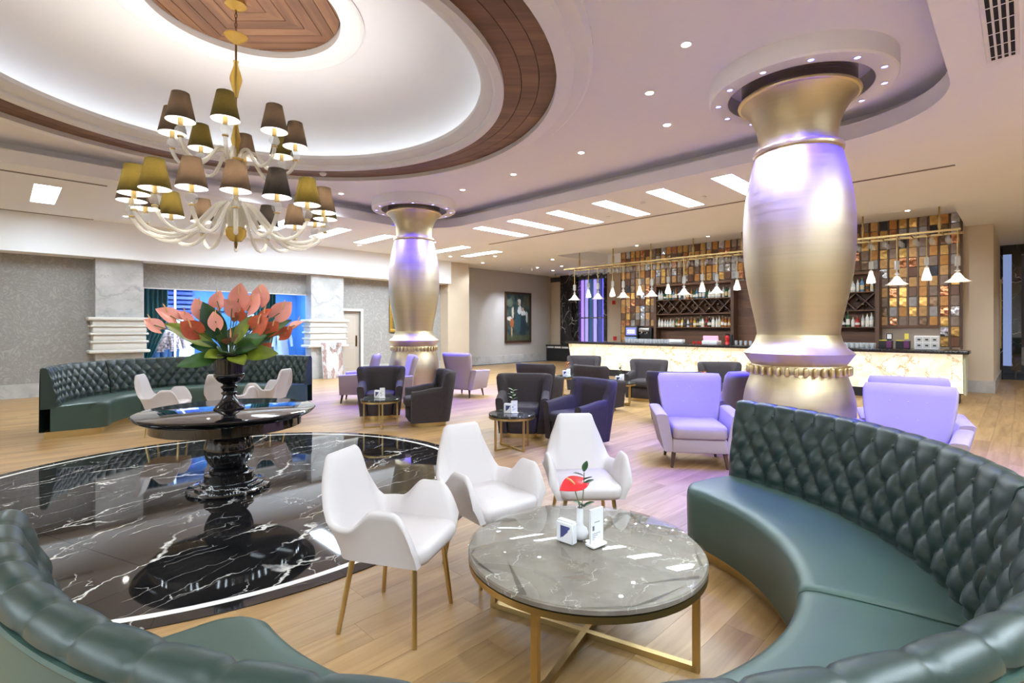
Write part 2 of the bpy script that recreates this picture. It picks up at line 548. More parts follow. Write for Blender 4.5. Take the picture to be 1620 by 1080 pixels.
med = MB().lathe([(2.48, -0.011), (2.48, 0.0015)], 96).build('floor_medallion', m_gap, loc=(MC[0], MC[1], 0), smooth=False)
struct(med, 'round polished black marble inlay in the floor with a thin white ring')
circ = arc(0, 0, 2.33, 0, 2 * PI, 72)[:-1]
SL = 1.3
for a in range(-2, 2):
    for b_ in range(-2, 2):
        x0, y0 = a * SL, b_ * SL
        g = 0.0012
        sq = [(x0 + g, y0 + g), (x0 + SL - g, y0 + g), (x0 + SL - g, y0 + SL - g), (x0 + g, y0 + SL - g)]
        pl = clip_convex(sq, circ)
        if len(pl) > 2:
            o = MB().prism(pl, 0.0, 0.006).build('marble_slab', m_nero, med, smooth=False, rz=Q + 0.35)
ringm = MB()
n = 96
ringm.grid([[(r * math.cos(2 * PI * k / n), r * math.sin(2 * PI * k / n), z) for k in range(n)] for r, z in ((2.33, 0.0), (2.33, 0.0063), (2.378, 0.0063), (2.378, 0.0))], closed_u=True)
ringm.build('white_ring', m_inlay, med, smooth=False)
for k in range(16):
    a0, a1 = 2 * PI * k / 16, 2 * PI * (k + 1) / 16 - 0.0006
    pl = arc(0, 0, 2.378, a0, a1, 8) + arc(0, 0, 2.48, a1, a0, 8)
    MB().prism(pl, 0.0, 0.006).build('border_stone', m_nero, med, smooth=False)

# ------------------------------------------------------------------ walls
def wallbox(name, boxes, mat, label=None):
    mb = MB()
    for b in boxes:
        mb.box(*b)
    return struct(mb.build(name, mat, rz=Q, smooth=False), label)
VW = 15.06
wallbox('wall_left', [(-9, 2.43, VW, VW + .15, 0, ZC), (6.49, 7.25, VW, VW + .15, 0, ZC), (8.18, 12.35, VW, VW + .15, 0, ZC),
                      (2.43, 6.49, VW, VW + .15, 2.47, ZC), (2.43, 6.49, VW, VW + .15, 0, 0.35), (7.25, 8.18, VW, VW + .15, 2.02, ZC)], m_paper, 'beige patterned wallpaper wall with the shop window')
wallbox('wall_painting', [(12.35, 17.9, 15.5, 15.65, 0, ZC)], m_grey, 'grey beige wall with the large dark painting')
wallbox('wall_pier', [(11.37, 12.36, 14.62, 15.66, 0, ZC)], m_tan, 'tan pier between the wallpaper and the painting wall')
wallbox('wall_far', [(18.2, 18.35, 15.0, 17.4, 0, ZC), (18.2, 18.35, 8.0, 12.58, 0, ZC), (17.9, 18.35, 15.65, 17.5, 0, ZC)], m_tan, 'tan wall beside the violet lit window')
wallbox('wall_bar', [(15.9, 16.2, 1.03, 10.3, 0, 4.2)], M('bar_wall_beige', (0.40, 0.33, 0.27), 0.8), 'wall behind the bar covered in mosaic tiles')
wallbox('wall_right', [(16.0, 16.2, 0.49, 1.03, 0, ZC), (16.2, 20.5, 0.49, 0.64, 0, ZC)], m_tan, 'tan wall at the end of the bar')
wallbox('wall_back', [(-9.2, -9, -9, 15.2, 0, ZC), (-9, 24, -9.2, -9, 0, ZC), (24, 24.2, -9, 0.6, 0, ZC)], m_white)
wallbox('trim_bulkhead', [(-9, 11.42, 14.5, VW, 3.06, ZC)], m_white, 'white bulkhead running above the shop wall')
wallbox('baseboard_left', [(-9, 1.5, VW - .03, VW, 0, .3), (8.27, 11.37, VW - .03, VW, 0, .3)], m_statuario)
wallbox('baseboard_painting', [(12.36, 17.9, 15.46, 15.5, 0, .34)], m_statuario, 'white marble skirting below the painting')
wallbox('baseboard_pier', [(11.34, 12.39, 14.59, 14.62, 0, .3)], m_statuario)
wallbox('baseboard_right', [(15.97, 16.0, 0.46, 1.03, 0, .27), (16.0, 20.5, .46, .49, 0, .27)], m_statuario, 'pale stone skirting at the end of the bar')

# marble pillars with fluted bands
def pillar(u0, u1, label):
    t = thing('marble_pillar', label, 'pillar', W((u0 + u1) / 2, 14.95), Q, 'marble pillars on the shop wall')
    w = (u1 - u0) / 2
    MB().box(-w, w, -.25, .12, 0, 3.06).build('shaft', m_statuario, t, smooth=False)
    MB().box(-w - .03, w + .03, -.28, .1, 0, .34).build('plinth', m_statuario, t, smooth=False)
    z = 0.92
    for hh, pr in ((.07, .13), (.16, .06), (.05, .10), (.13, .05), (.05, .10), (.13, .06), (.05, .10), (.10, .06), (.075, .14)):
        MB().rbox((0, -.08, z + hh / 2), (2 * w + 2 * pr, .42 + pr * 1.2, hh + .004), min(.03, hh * .45), 2).build('moulding', m_trim, t)
        z += hh
    return t
pillar(1.51, 2.39, 'white veined marble pillar with fluted band, beside the floral shirt display')
pillar(6.42, 7.42, 'white veined marble pillar with fluted band, beside the beige door')

# ------------------------------------------------------------------ ceiling
def fill(outer, holes, z):
    bm = bmesh.new()
    for lp in [outer] + holes:
        vs = [bm.verts.new((p[0], p[1], z)) for p in lp]
        for i in range(len(vs)):
            bm.edges.new((vs[i - 1], vs[i]))
    bmesh.ops.triangle_fill(bm, use_beauty=True, use_dissolve=False, edges=bm.edges[:])
    bm.verts.index_update()
    r = ([v.co.copy() for v in bm.verts], [[v.index for v in f.verts] for f in bm.faces])
    bm.free()
    return r
def rr_uv(u0, u1, v0, v1, r, n=14):
    return (arc(u1 - r, v1 - r, r, 0, PI / 2, n) + arc(u0 + r, v1 - r, r, PI / 2, PI, n) + arc(u0 + r, v0 + r, r, PI, 1.5 * PI, n) + arc(u1 - r, v0 + r, r, 1.5 * PI, 2 * PI, n))
TR = (-3.7, 7.6, 0.5, 10.35)
def tray_loop(d):
    return rr_uv(TR[0] - d, TR[1] + d, TR[2] - d, TR[3] + d, 1.2 + d)
BR = (13.0, 15.9, 0.97, 10.9)
br = [(BR[0], BR[2]), (BR[1], BR[2]), (BR[1], BR[3]), (BR[0], BR[3])]
holes_panel = []
PANELS = [(8.0, 9.6, vc - .165, vc + .165) for vc in (9.16, 8.0, 6.84, 5.68, 4.52, 3.36, 2.2)]
PANELS += [(uc - .17, uc + .17, 11.55, 13.2) for uc in (0.57, 4.6, 5.87, 7.12, 8.4, 9.68, 10.97)]
PANELS += [(uc - .17, uc + .17, -2.6, -1.0) for uc in (-2.6, -1.3, 0, 1.3, 2.6, 3.9, 5.2, 6.5)]      # the hall goes on behind the camera
PANELS += [(-6.3, -4.7, vc - .165, vc + .165) for vc in (1.1, 2.26, 3.42, 4.58, 5.74, 6.9, 8.06, 9.2)]
for (a, b, c, d) in PANELS:
    holes_panel.append([(a, c), (b, c), (b, d), (a, d)])
vs, fs = fill([(-9, -9), (24, -9), (24, 17.5), (-9, 17.5)], [tray_loop(0), br] + holes_panel, ZC)
ceil = MB().add(vs, fs).build('ceiling', m_white, rz=Q, smooth=False)
struct(ceil, 'white lower ceiling around the raised tray')
# bar recess
mb = MB()
ZB = 4.2
mb.add([(BR[0], BR[2], ZB), (BR[1], BR[2], ZB), (BR[1], BR[3], ZB), (BR[0], BR[3], ZB)], [(0, 1, 2, 3)])
for a, b in ((0, 1), (1, 2), (2, 3), (3, 0)):
    mb.add([(*br[a], ZC), (*br[b], ZC), (*br[b], ZB), (*br[a], ZB)], [(0, 1, 2, 3)])
o = mb.build('ceiling_recess', m_white, rz=Q, smooth=False); struct(o, 'raised ceiling strip above the bar')
# tray lip and cove
mb = MB()
rows = [[(p[0], p[1], z) for p in tray_loop(d)] for d, z in ((0, ZC), (0, 4.07), (0.05, 4.07), (0.05, 4.03), (0.32, 4.03), (0.32, ZT))]
mb.grid(rows, closed_u=True)
o = mb.build('trim_tray', m_tray, rz=Q, angle=30); struct(o, 'rounded lip of the raised ceiling tray')
DC = Vector((-2.95, 5.66, 0))   # centre of the dome
du, dv = UV(DC)
vs, fs = fill(tray_loop(0.32), [arc(du, dv, 3.80, 0, 2 * PI, 96)[:-1]], ZT)
o = MB().add(vs, fs).build('ceiling_tray', m_tray, rz=Q, smooth=False); struct(o, 'raised ceiling tray with downlights')
mb = MB()
prof = [(3.80, 4.24), (3.80, 4.18), (3.76, 4.15), (3.62, 4.15), (3.60, 4.11), (3.55, 4.10), (3.43, 4.10), (3.43, 4.20)]
mb.lathe(prof, 112, caps=False)
o = mb.build('trim_outer_cornice', m_tray, loc=DC, angle=30); struct(o, 'white stepped cornice outside the wooden ring')
mb = MB()
prof = [(2.86, 4.20), (2.86, 4.10), (2.77, 4.10), (2.74, 4.13), (2.74, 4.16), (2.66, 4.17), (2.62, 4.20), (2.60, 4.22), (2.60, 4.27), (2.63, 4.27), (2.63, 4.20), (2.80, 4.20), (2.80, 4.28)]  # inner trough shaped to keep the added light strip out of view
for i in range(13):
    a = PI / 2 * i / 12
    prof.append((2.80 - (2.80 - 1.27) * (1 - math.cos(a)) ** 0.85, 4.28 + 0.70 * math.sin(a)))
prof += [(1.27, 4.96), (1.245, 4.95), (1.22, 4.97), (1.03, 4.99), (1.0, 5.0), (1.0, 5.10)]
mb.lathe(prof, 112, caps=False)
dome = mb.build('ceiling_dome', M('dome_paint', (0.86, 0.875, 0.91), 0.65), loc=DC, angle=30); struct(dome, 'shallow white dome above the chandelier')
cs = MB().grid([[(r * math.cos(2 * PI * k / 96), r * math.sin(2 * PI * k / 96), 4.212) for k in range(96)] for r in (2.66, 2.76)], closed_u=True).build('added_dome_strip', emit('added_dome_glow', (0.93, 0.97, 1.0), E_ADDED_STRIP), dome, smooth=False)  # added light strip behind the cornice lip, lights the dome evenly
# wooden ring of boards
ringw = MB().grid([[(r * math.cos(2 * PI * k / 96), r * math.sin(2 * PI * k / 96), 4.19) for k in range(96)] for r in (2.84, 3.45)], closed_u=True).build('trim_wood_ring', m_gap, loc=DC, smooth=False)
struct(ringw, 'dark walnut board ring around the dome')
edges = [2.85, 3.055, 3.245, 3.44]
for i in range(3):
    for k in range(14):
        a0 = 2 * PI * (k + (0.0)) / 14 - 0.20; a1 = a0 + 2 * PI / 14 - 0.0008
        pl = arc(0, 0, edges[i] + .004, a0, a1, 8) + arc(0, 0, edges[i + 1] - .004, a1, a0, 8)
        MB().prism(pl, 4.165, 4.188).build('board', m_walnut, ringw, smooth=False)
# centre panel: boards laid as nested squares
cen = MB().lathe([(0.001, 5.10), (1.01, 5.10)], 64, caps=False).build('ceiling_rosette', m_gap, loc=DC, smooth=False)
struct(cen, 'round walnut panel of nested square boards above the chandelier')
cc = arc(0, 0, 0.985, 0, 2 * PI, 64)[:-1]
bw = 0.155
for q in range(4):
    for k in range(7):
        d0, d1 = k * bw + .004, (k + 1) * bw - .004
        pl = clip_convex([(-d0 + .004, d0), (d0 - .004, d0), (d1 - .004, d1), (-d1 + .004, d1)][::-1], cc)
        pl = clip_convex([(-d1, d1), (-d0, d0), (d0, d0), (d1, d1)], cc)
        if len(pl) > 2:
            MB().prism(pl, 5.075, 5.095).build('board', m_walnut, cen, smooth=False, rz=q * PI / 2)

# ------------------------------------------------------------------ ceiling lamps and fittings
ORD = ['first', 'second', 'third', 'fourth', 'fifth', 'sixth', 'seventh', 'eighth', 'ninth', 'tenth', 'eleventh', 'twelfth', 'thirteenth', 'fourteenth', 'fifteenth', 'sixteenth', 'seventeenth', 'eighteenth']
def make_panel(w, d, label, loc, group):
    t = thing('ceiling_panel_light', label, 'ceiling light', loc, Q, group)
    MB().box(-w / 2, w / 2, -d / 2, d / 2, .06, .07).build('diffuser', m_panel, t, smooth=False)
    mb = MB()
    mb.grid([[(sx * w / 2, sy * d / 2, z) for sx, sy in ((-1, -1), (1, -1), (1, 1), (-1, 1))] for z in (0.0, .07)], closed_u=True)
    mb.build('trim', m_whiteplastic, t, smooth=False)
    return t
for i, (a, b, c, d) in enumerate(PANELS):
    if i < 7:
        lab = 'long bright ceiling panel lamp, ' + ORD[i] + ' of the row in front of the bar'
        g = 'panel lamps in front of the bar'
    elif i < 14:
        lab = 'long bright ceiling panel lamp, ' + ORD[i - 7] + ' of the row along the shop wall'
        g = 'panel lamps along the shop wall'
    else:
        lab = 'long bright ceiling panel lamp in the hall behind the booth'
        g = 'panel lamps behind the booth'
    make_panel(b - a, d - c, lab, W((a + b) / 2, (c + d) / 2, ZC), g)
def spot(loc, energy, color, size, blend, parent, radius=0.04, aim=None):
    ld = bpy.data.lights.new('spot_lamp', 'SPOT')
    ld.energy = energy; ld.color = color; ld.spot_size = math.radians(size); ld.spot_blend = blend
    ld.shadow_soft_size = radius
    lo = bpy.data.objects.new('spot_lamp', ld)
    COL.objects.link(lo)
    lo.parent = parent
    lo.location = loc
    if aim is not None:
        lo.rotation_euler = Vector(aim).to_track_quat('-Z', 'Y').to_euler()
    return lo
dm = MB().lathe([(.001, .0), (.042, .0), (.042, .01), (.001, .01)], 16, caps=False).mesh('lens', m_led_w)
rm = MB().grid([[(r * math.cos(2 * PI * k / 20), r * math.sin(2 * PI * k / 20), z) for k in range(20)] for r, z in ((.042, .004), (.044, -.004), (.06, -.003), (.062, .012))], closed_u=True).mesh('trim_ring', m_whiteplastic)
def downlight(p, label, group, power=None, size=130):
    t = thing('recessed_downlight', label, 'downlight', p, 0, group)
    link('lens', dm, t, (0, 0, -.008)); link('trim_ring', rm, t, (0, 0, -.004))
    if power:
        spot((0, 0, -.03), power, (0.82, 0.93, 1.0), size, 0.6, t)
    return t
tray_dl = [(4.69, 2.31), (5.36, 3.09), (6.37, 3.41), (6.43, 4.9), (6.49, 6.45), (6.5, 7.89), (4.93, 9.87), (4.66, 1.31)]
names = ['highest in view above the booth', 'second along the cornice', 'closest to the gold column over the bar seats', 'over the aubergine chairs, nearest the bar', 'in the middle of the tray edge', 'next to the far gold column', 'behind the chandelier', 'at the top edge of the picture']
for (u, v), nm in zip(tray_dl, names):
    downlight(W(u, v, ZT), 'small round downlight in the raised tray, ' + nm, 'downlights in the tray', W_DOWN)
for u, v in [(1.9, 9.8), (-1.2, 9.8), (-2.9, 7.5), (-2.9, 4.5), (-1.2, 1.2), (1.7, 1.2), (3.3, 9.85)]:
    downlight(W(u, v, ZT), 'small round downlight in the raised tray outside the picture edge', 'unseen tray downlights', W_DOWN)
for (u, v, nm) in [(1.89, 13.5, 'above the first marble pillar, behind the chandelier'), (12.49, 14.0, 'beside the tan pier'), (14.99, 13.58, 'over the middle of the painting wall'), (15.3, 12.6, 'over the end of the bar'), (16.2, 13.8, 'next to the exit sign'), (11.6, 12.4, 'beyond the last panel lamp'), (13.6, 11.6, 'in front of the hanging rack end'), (7.3, 13.5, 'above the door-side marble pillar'), (3.3, 13.5, 'above the floral shirt display'), (10.6, 13.5, 'above the gold framed painting')]:
    downlight(W(u, v, ZC), 'tiny recessed downlight in the lower ceiling ' + nm, 'downlights in the lower ceiling', W_DOWN * (.4 if v == 13.5 else .8))
for i, v in enumerate((1.9, 4.2, 6.6, 9.0)):
    downlight(W(14.8, v, ZB), 'tiny downlight in the ceiling strip over the bar, ' + ORD[i] + ' from the tan wall', 'downlights over the bar', W_DOWN * .9)
for u, v in [(11.2, -1.5), (12.5, -4), (8.5, -3.5), (18.5, -2), (14, -1.2), (15.0, -4.5), (2, -5), (6, -6), (-6, -4), (-6.5, 12)]:
    downlight(W(u, v, ZC), 'recessed downlight in the hall beyond the booth', 'downlights beyond the booth', W_DOWN * 2.3)
# painting spotlights: two adjustable heads on the ceiling
for k, (u, v) in enumerate(((14.4, 13.9), (15.0, 13.9))):
    t = thing('picture_spotlight', ('paired' if k else 'single') + ' ceiling spotlight turned to the large painting, ' + ('nearer the bar' if k else 'nearer the pier'), 'spotlight', W(u, v, ZC), Q)
    MB().lathe([(.05, -.012), (.05, 0)], 14).build('plate', m_whiteplastic, t)
    MB().lathe([(.045, -.11), (.045, -.02), (.02, -.012)], 14).build('head', m_whiteplastic, t)
    spot((0, 0, -.13), 90, (0.78, 0.86, 1.0), 55, 0.7, t, aim=(0.3, 1.6, -2.0))
# slot diffusers, vent, detectors
def slot(u0, u1, v0, v1, label):
    t = tag(MB().box(-(u1 - u0) / 2, (u1 - u0) / 2, -(v1 - v0) / 2, (v1 - v0) / 2, -.008, -.001).build('slot_diffuser', M('slot_grey', (0.22, 0.19, 0.17), 0.7), loc=W((u0 + u1) / 2, (v0 + v1) / 2, ZC), rz=Q, smooth=False), label, 'air slot')
slot(9.81, 9.87, .71, 10.76, 'long thin air slot in the ceiling between panel lamps and bar')
slot(-4, 1.27, 10.83, 10.89, 'long thin air slot in the ceiling beside the tray, behind the chandelier')
slot(-4, 1.45, 14.42, 14.47, 'thin air slot along the white bulkhead')
t = thing('air_grille', 'white ceiling air grille with black slots above the booth', 'vent', W(5.2, .13, ZC), Q)
MB().rbox((0, 0, -.004), (2.1, .21, .012), .003, 1).build('frame', m_whiteplastic, t)
for k in range(4):
    MB().box(-1.0, 1.0, -.078 + k * .042, -.052 + k * .042, -.0125, -.006).build('slot', m_void, t, smooth=False)
for k in range(9):
    MB().box(-1.0 + k * .24, -.985 + k * .24, -.09, .09, -.0135, -.011).build('cross_bar', m_whiteplastic, t, smooth=False)
for i, (u, v, nm) in enumerate([(9.0, 4.1, 'between the fourth and fifth panel lamps'), (8.6, 5.1, 'between the third and fourth panel lamps'), (9.2, 6.3, 'near the air slot over the aubergine chairs'), (14.2, 13.2, 'near the violet window')]):
    t = thing('smoke_detector', 'small white ceiling detector ' + nm, 'detector', W(u, v, ZC), 0)
    MB().lathe([(.05, 0), (.055, -.012), (.04, -.03), (.02, -.036)], 16).build('body', m_whiteplastic, t)
    MB().lathe([(.042, -.014), (.043, -.022)], 16, caps=False).build('slot_ring', m_black, t)
t = thing('sprinkler', 'white round detector on the wooden ceiling ring', 'detector', DC + Vector((-.3, 3.14, 4.165)), 0)
MB().lathe([(.06, 0), (.065, -.02), (.045, -.05), (.02, -.06)], 16).build('body', m_whiteplastic, t)
MB().lathe([(.046, -.022), (.05, -.03)], 16, caps=False).build('slot_ring', m_black, t)
t = thing('exit_sign', 'small dark exit sign hanging by the violet window', 'sign', W(17.3, 14.6, 3.6), Q + PI / 2)
MB().box(-.25, .25, -.03, .03, -.1, .1).build('housing', m_black, t, smooth=False)
MB().box(-.01, .01, -.01, .01, .1, .27).build('hanger', m_steel, t, smooth=False)

# ------------------------------------------------------------------ gold columns and their collars
def column(x, y, label, collar_label):
    t = thing('gold_column', label, 'column', (x, y, 0), 0, 'gold baluster columns')
    MB().lathe([(.56, 0), (.56, .06), (.52, .09)], 64).build('foot', m_goldtrim, t)
    prof = [(.47, .08), (.48, .14), (.505, .3), (.53, .45), (.542, .58), (.54, .70), (.52, .82), (.49, .92), (.465, 1.0), (.455, 1.05)]
    MB().lathe(spl2(prof, 40), 64).build('base_bulb', m_gold, t)
    MB().lathe([(.455, .99), (.462, 1.0), (.462, 1.09), (.455, 1.1)], 64).build('gear_band', m_gold, t)
    tm = MB().rbox((.487, 0, 1.045), (.05, .046, .095), .018, 3).mesh('tooth', m_goldtrim)
    for k in range(36):
        link('tooth', tm, t, None, 2 * PI * k / 36)
    MB().lathe([(.44, 1.08), (.455, 1.10), (.532, 1.215), (.538, 1.225), (.532, 1.232), (.47, 1.28), (.425, 1.35), (.405, 1.42)], 64).build('flange', m_gold, t)
    body = [(.402, 1.40), (.402, 1.46), (.425, 1.6), (.463, 1.78), (.505, 2.0), (.53, 2.2), (.542, 2.42), (.541, 2.62), (.525, 2.85), (.495, 3.05), (.455, 3.24), (.425, 3.36), (.415, 3.40)]
    MB().lathe(spl2(body, 60), 64).build('shaft', m_gold, t)
    MB().lathe([(.41, 3.37), (.437, 3.385), (.444, 3.41), (.437, 3.435), (.40, 3.45)], 64).build('neck_ring', m_goldtrim, t)
    cap = [(.39, 3.43), (.383, 3.52), (.39, 3.62), (.415, 3.72), (.46, 3.82), (.52, 3.91), (.575, 3.965)]
    MB().lathe(spl2(cap, 30), 64).build('capital', m_gold, t)
    MB().lathe([(.575, 3.955), (.592, 3.965), (.596, 3.98), (.59, 3.992), (.56, 3.995)], 64).build('rim', m_goldtrim, t)
    MB().lathe([(.555, 3.99), (.555, 4.24)], 64).build('top_drum', brushed_drum, t)
    c = thing('ceiling_collar', collar_label, 'ceiling ring', (x, y, ZT), 0, 'ceiling collars around the columns')
    mb = MB()
    mb.lathe([(.90, 0.0), (.90, -.18), (.885, -.20), (.72, -.20), (.70, -.19), (.70, 0.0)], 72, caps=False)
    mb.build('ring', m_tray, c, angle=30)
    MB().grid([[(r * math.cos(2 * PI * k / 64), r * math.sin(2 * PI * k / 64), -.005) for k in range(64)] for r in (.55, .71)], closed_u=True).build('inner_ceiling', m_tray, c, smooth=False)
    lm = MB().lathe([(.001, 0), (.026, 0), (.026, .008), (.001, .008)], 14, caps=False).mesh('blue_lens', m_led_b)
    rmm = MB().grid([[(r * math.cos(2 * PI * k / 18), r * math.sin(2 * PI * k / 18), z) for k in range(18)] for r, z in ((.026, .004), (.028, -.003), (.04, -.002), (.041, .006))], closed_u=True).mesh('lens_ring', m_whiteplastic)
    for k in range(12):
        a = 2 * PI * (k + .3) / 12
        p = (.80 * math.cos(a), .80 * math.sin(a), -.205)
        g = link('blue_lens', lm, c, p)
        link('lens_ring', rmm, c, p)
        spot((p[0], p[1], -.225), W_LED, (0.015, 0.01, 1.0), 84, 1.0, c, 0.03)
    return t
def spl2(prof, n):
    return [(p.x, p.y) for p in spline([(a, b, 0) for a, b in prof], n)]
brushed_drum = brushed('drum_gold', (0.42, 0.36, 0.30), 0.25, 20)
C1 = (3.12, 5.60)
C2 = (-2.14, 11.2)
column(*C1, 'large gold baluster column in front of the bar', 'white ceiling collar with blue lights around the column by the bar')
column(*C2, 'gold baluster column among the pink chairs in the back', 'white ceiling collar with blue lights around the farther column')
# ------------------------------------------------------------------ curved tufted sofas
def sofa_segment(center, a0, a1, label, group, round0=False, round1=False):
    """a0 > a1 in degrees; the seat faces the centre of the circle"""
    A0, A1 = math.radians(a0), math.radians(a1)
    RB = 1.835                                         # back face at the seat
    t = thing('curved_sofa', label, 'sofa', (center[0], center[1], 0), 0, group)
    length = abs(A0 - A1) * 1.86
    ncol = max(4, round(length / 0.150))
    p = abs(A0 - A1) / ncol                           # tuft pitch in radians
    q = 0.098
    z0 = 0.885                                        # top row of buttons
    per = 10
    prof = []                                         # (r, z, nr, nz, kind)
    nz = 36
    for i in range(nz + 1):
        z = 0.40 + (0.925 - 0.40) * i / nz
        f = (z - 0.40) / 0.525
        prof.append((RB + 0.09 * f ** 1.2, z, -1.0, 0.12, 0))
    for i in range(1, 11):
        a = PI - PI * i / 10
        prof.append((1.963 + 0.038 * math.cos(a), 0.925 + 0.032 * math.sin(a), math.cos(a), math.sin(a), 1))
    rows = []
    for k in range(ncol * per + 1):
        s = k / per
        ang = A0 - p * s if A0 > A1 else A0 + p * s
        ca, sa = math.cos(ang), math.sin(ang)
        rw = []
        edge = min(s, ncol - s)
        for (r, z, nr, nzz, kd) in prof:
            if kd == 0 and z < z0 and z > z0 - 4 * q:
                a = s + (z - z0) / (2 * q); b = s - (z - z0) / (2 * q)
                h = math.sqrt(abs(math.sin(PI * a)) * abs(math.sin(PI * b)))
                h = 0.047 * h ** 0.7 * (1 - .45 * smooth01((z - .72) / .16))
            else:
                sn = abs(math.sin(PI * s))
                h = 0.047 * sn ** 0.7 * (.55 if z > .7 else 1)
                h2 = 0.010 * sn ** 0.35
                if kd == 0 and z >= z0:
                    k = smooth01((z - z0) / 0.04)
                    h = h * (1 - k) + (h2 + .006) * k * (sn ** .3)
                if kd == 1:
                    h = h2 + .006 * (sn ** .3) * max(0, 1 - (z - .925) / .03) * (1 if nr < 0 else 0)
            if kd == 0 and z < 0.47:
                h *= 0.7
            h *= min(1.0, edge / 0.2 + 0.25)
            rr = r + nr * h
            rw.append((rr * ca, rr * sa, z + nzz * h))
        rows.append(rw)
    mb = MB()
    mb.grid(rows)
    for rw in (rows[0], rows[-1]):
        cn = len(mb.v)
        base = [(1.965 * rw[0][0] / math.hypot(rw[0][0], rw[0][1]), 1.965 * rw[0][1] / math.hypot(rw[0][0], rw[0][1]), .65)]
        ring = list(rw)
        k = math.hypot(rw[-1][0], rw[-1][1])
        ring += [(rw[-1][0], rw[-1][1], .40)]
        mb.add(base + ring, [(0, i, i + 1) for i in range(1, len(ring))] + [(0, len(ring), 1)])
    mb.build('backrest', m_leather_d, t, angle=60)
    # plain leather behind the back
    nn = 40
    rows = []
    for k in range(nn + 1):
        ang = A0 + (A1 - A0) * k / nn
        ca, sa = math.cos(ang), math.sin(ang)
        rows.append([(r * ca, r * sa, z) for r, z in ((1.955, .90), (1.99, .922), (2.006, .90), (2.012, .6), (2.015, .09), (1.9, .09))])
    MB().grid(rows).build('outer_back', m_leather, t, angle=40)
    MB().tube([(2.005 * math.cos(A0 + (A1 - A0) * k / nn), 2.005 * math.sin(A0 + (A1 - A0) * k / nn), .905) for k in range(nn + 1)], .008, 6).build('piping', m_leather, t)
    # buttons
    mb = MB()
    for j in range(5):
        z = z0 - j * q
        f = (z - 0.40) / 0.525
        for k in range(0, ncol + 1):
            s = k + (0.5 if j % 2 else 0.0)
            if s < 0.3 or s > ncol - 0.3:
                continue
            ang = A0 + (A1 - A0) * s / ncol
            r = RB + 0.09 * f ** 1.2 - 0.002
            mb.sphere((r * math.cos(ang), r * math.sin(ang), z), .013, 8, 5)
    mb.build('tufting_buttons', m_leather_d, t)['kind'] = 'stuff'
    # seat
    rho = 0.14
    angs = []
    d_list = [0, .004, .015, .035, .06, .09, .12, .14]
    L_in = abs(A0 - A1)
    ss = sorted(set([d / 1.3 for d in d_list] + [L_in - d / 1.3 for d in d_list] + [L_in * k / 36 for k in range(1, 36)]))
    ss = [x for x in ss if 0 <= x <= L_in]
    rows = []; prow = []
    for s in ss:
        ang = A0 - s if A0 > A1 else A0 + s
        dd = 1e9
        if round0: dd = min(dd, s * 1.3)
        if round1: dd = min(dd, (L_in - s) * 1.3)
        ins = 0.0
        if dd < rho:
            ins = rho - math.sqrt(max(0, rho * rho - (rho - dd) ** 2))
        soft = 0.0
        e = min(s, L_in - s) * 1.3
        if e < .03:
            soft = 0.012 * (1 - e / .03) ** 2
        rf = 1.265 + ins
        ca, sa = math.cos(ang), math.sin(ang)
        pr = [(1.86, .43), (1.78, .437), (1.6, .447), (1.42, .452), (1.335, .452), (1.298, .446), (1.276, .432), (1.266, .41), (1.262, .37), (1.265, .25), (1.272, .09), (1.30, .088)]
        rw = []
        for r, z in pr:
            if r < 1.42:
                r = r + ins
            rw.append((min(r, 1.87) * ca, min(r, 1.87) * sa, z - (soft if z > .2 else 0)))
        rows.append(rw)
        prow.append([((1.33 + ins) * ca, (1.33 + ins) * sa, z) for z in (0.0, .092)] + [(1.96 * ca, 1.96 * sa, z) for z in (.092, 0.0)])
    mb = MB(); mb.grid(rows)
    for rw in (rows[0], rows[-1]):
        a = math.atan2(rw[0][1], rw[0][0])
        ring = list(rw) + [(1.9 * math.cos(a), 1.9 * math.sin(a), .088), (1.9 * math.cos(a), 1.9 * math.sin(a), .43)]
        c0 = (1.6 * math.cos(a), 1.6 * math.sin(a), .27)
        mb.add([c0] + ring, [(0, i, i + 1) for i in range(1, len(ring))] + [(0, len(ring), 1)])
    mb.build('seat', m_leather, t, angle=50)
    mb = MB(); mb.grid(prow)
    for rw in (prow[0], prow[-1]):
        mb.add(rw, [(0, 1, 2, 3)])
    mb.build('plinth', m_brass, t, angle=30)
    return t
BC = (0.06, 2.71)
sofa_segment(BC, 34, -29, 'green tufted curved sofa section at the bar side of the near booth', 'sections of the near booth', round0=True)
sofa_segment(BC, -29.6, -86, 'green tufted curved sofa section seen over its back in the near corner', 'sections of the near booth')
sofa_segment(BC, -86.6, -143, 'green tufted curved sofa section nearest the black medallion, seen from behind', 'sections of the near booth', round1=True)
FC = (-4.75, 8.10)
sofa_segment(FC, 219, 171.5, 'green tufted curved sofa section of the far booth below the bare wallpaper', 'sections of the far booth', round0=True)
sofa_segment(FC, 171, 118.5, 'green tufted curved sofa section of the far booth behind the flower urn', 'sections of the far booth')
sofa_segment(FC, 118, 64, 'green tufted curved sofa section of the far booth below the clothes display', 'sections of the far booth', round1=True)

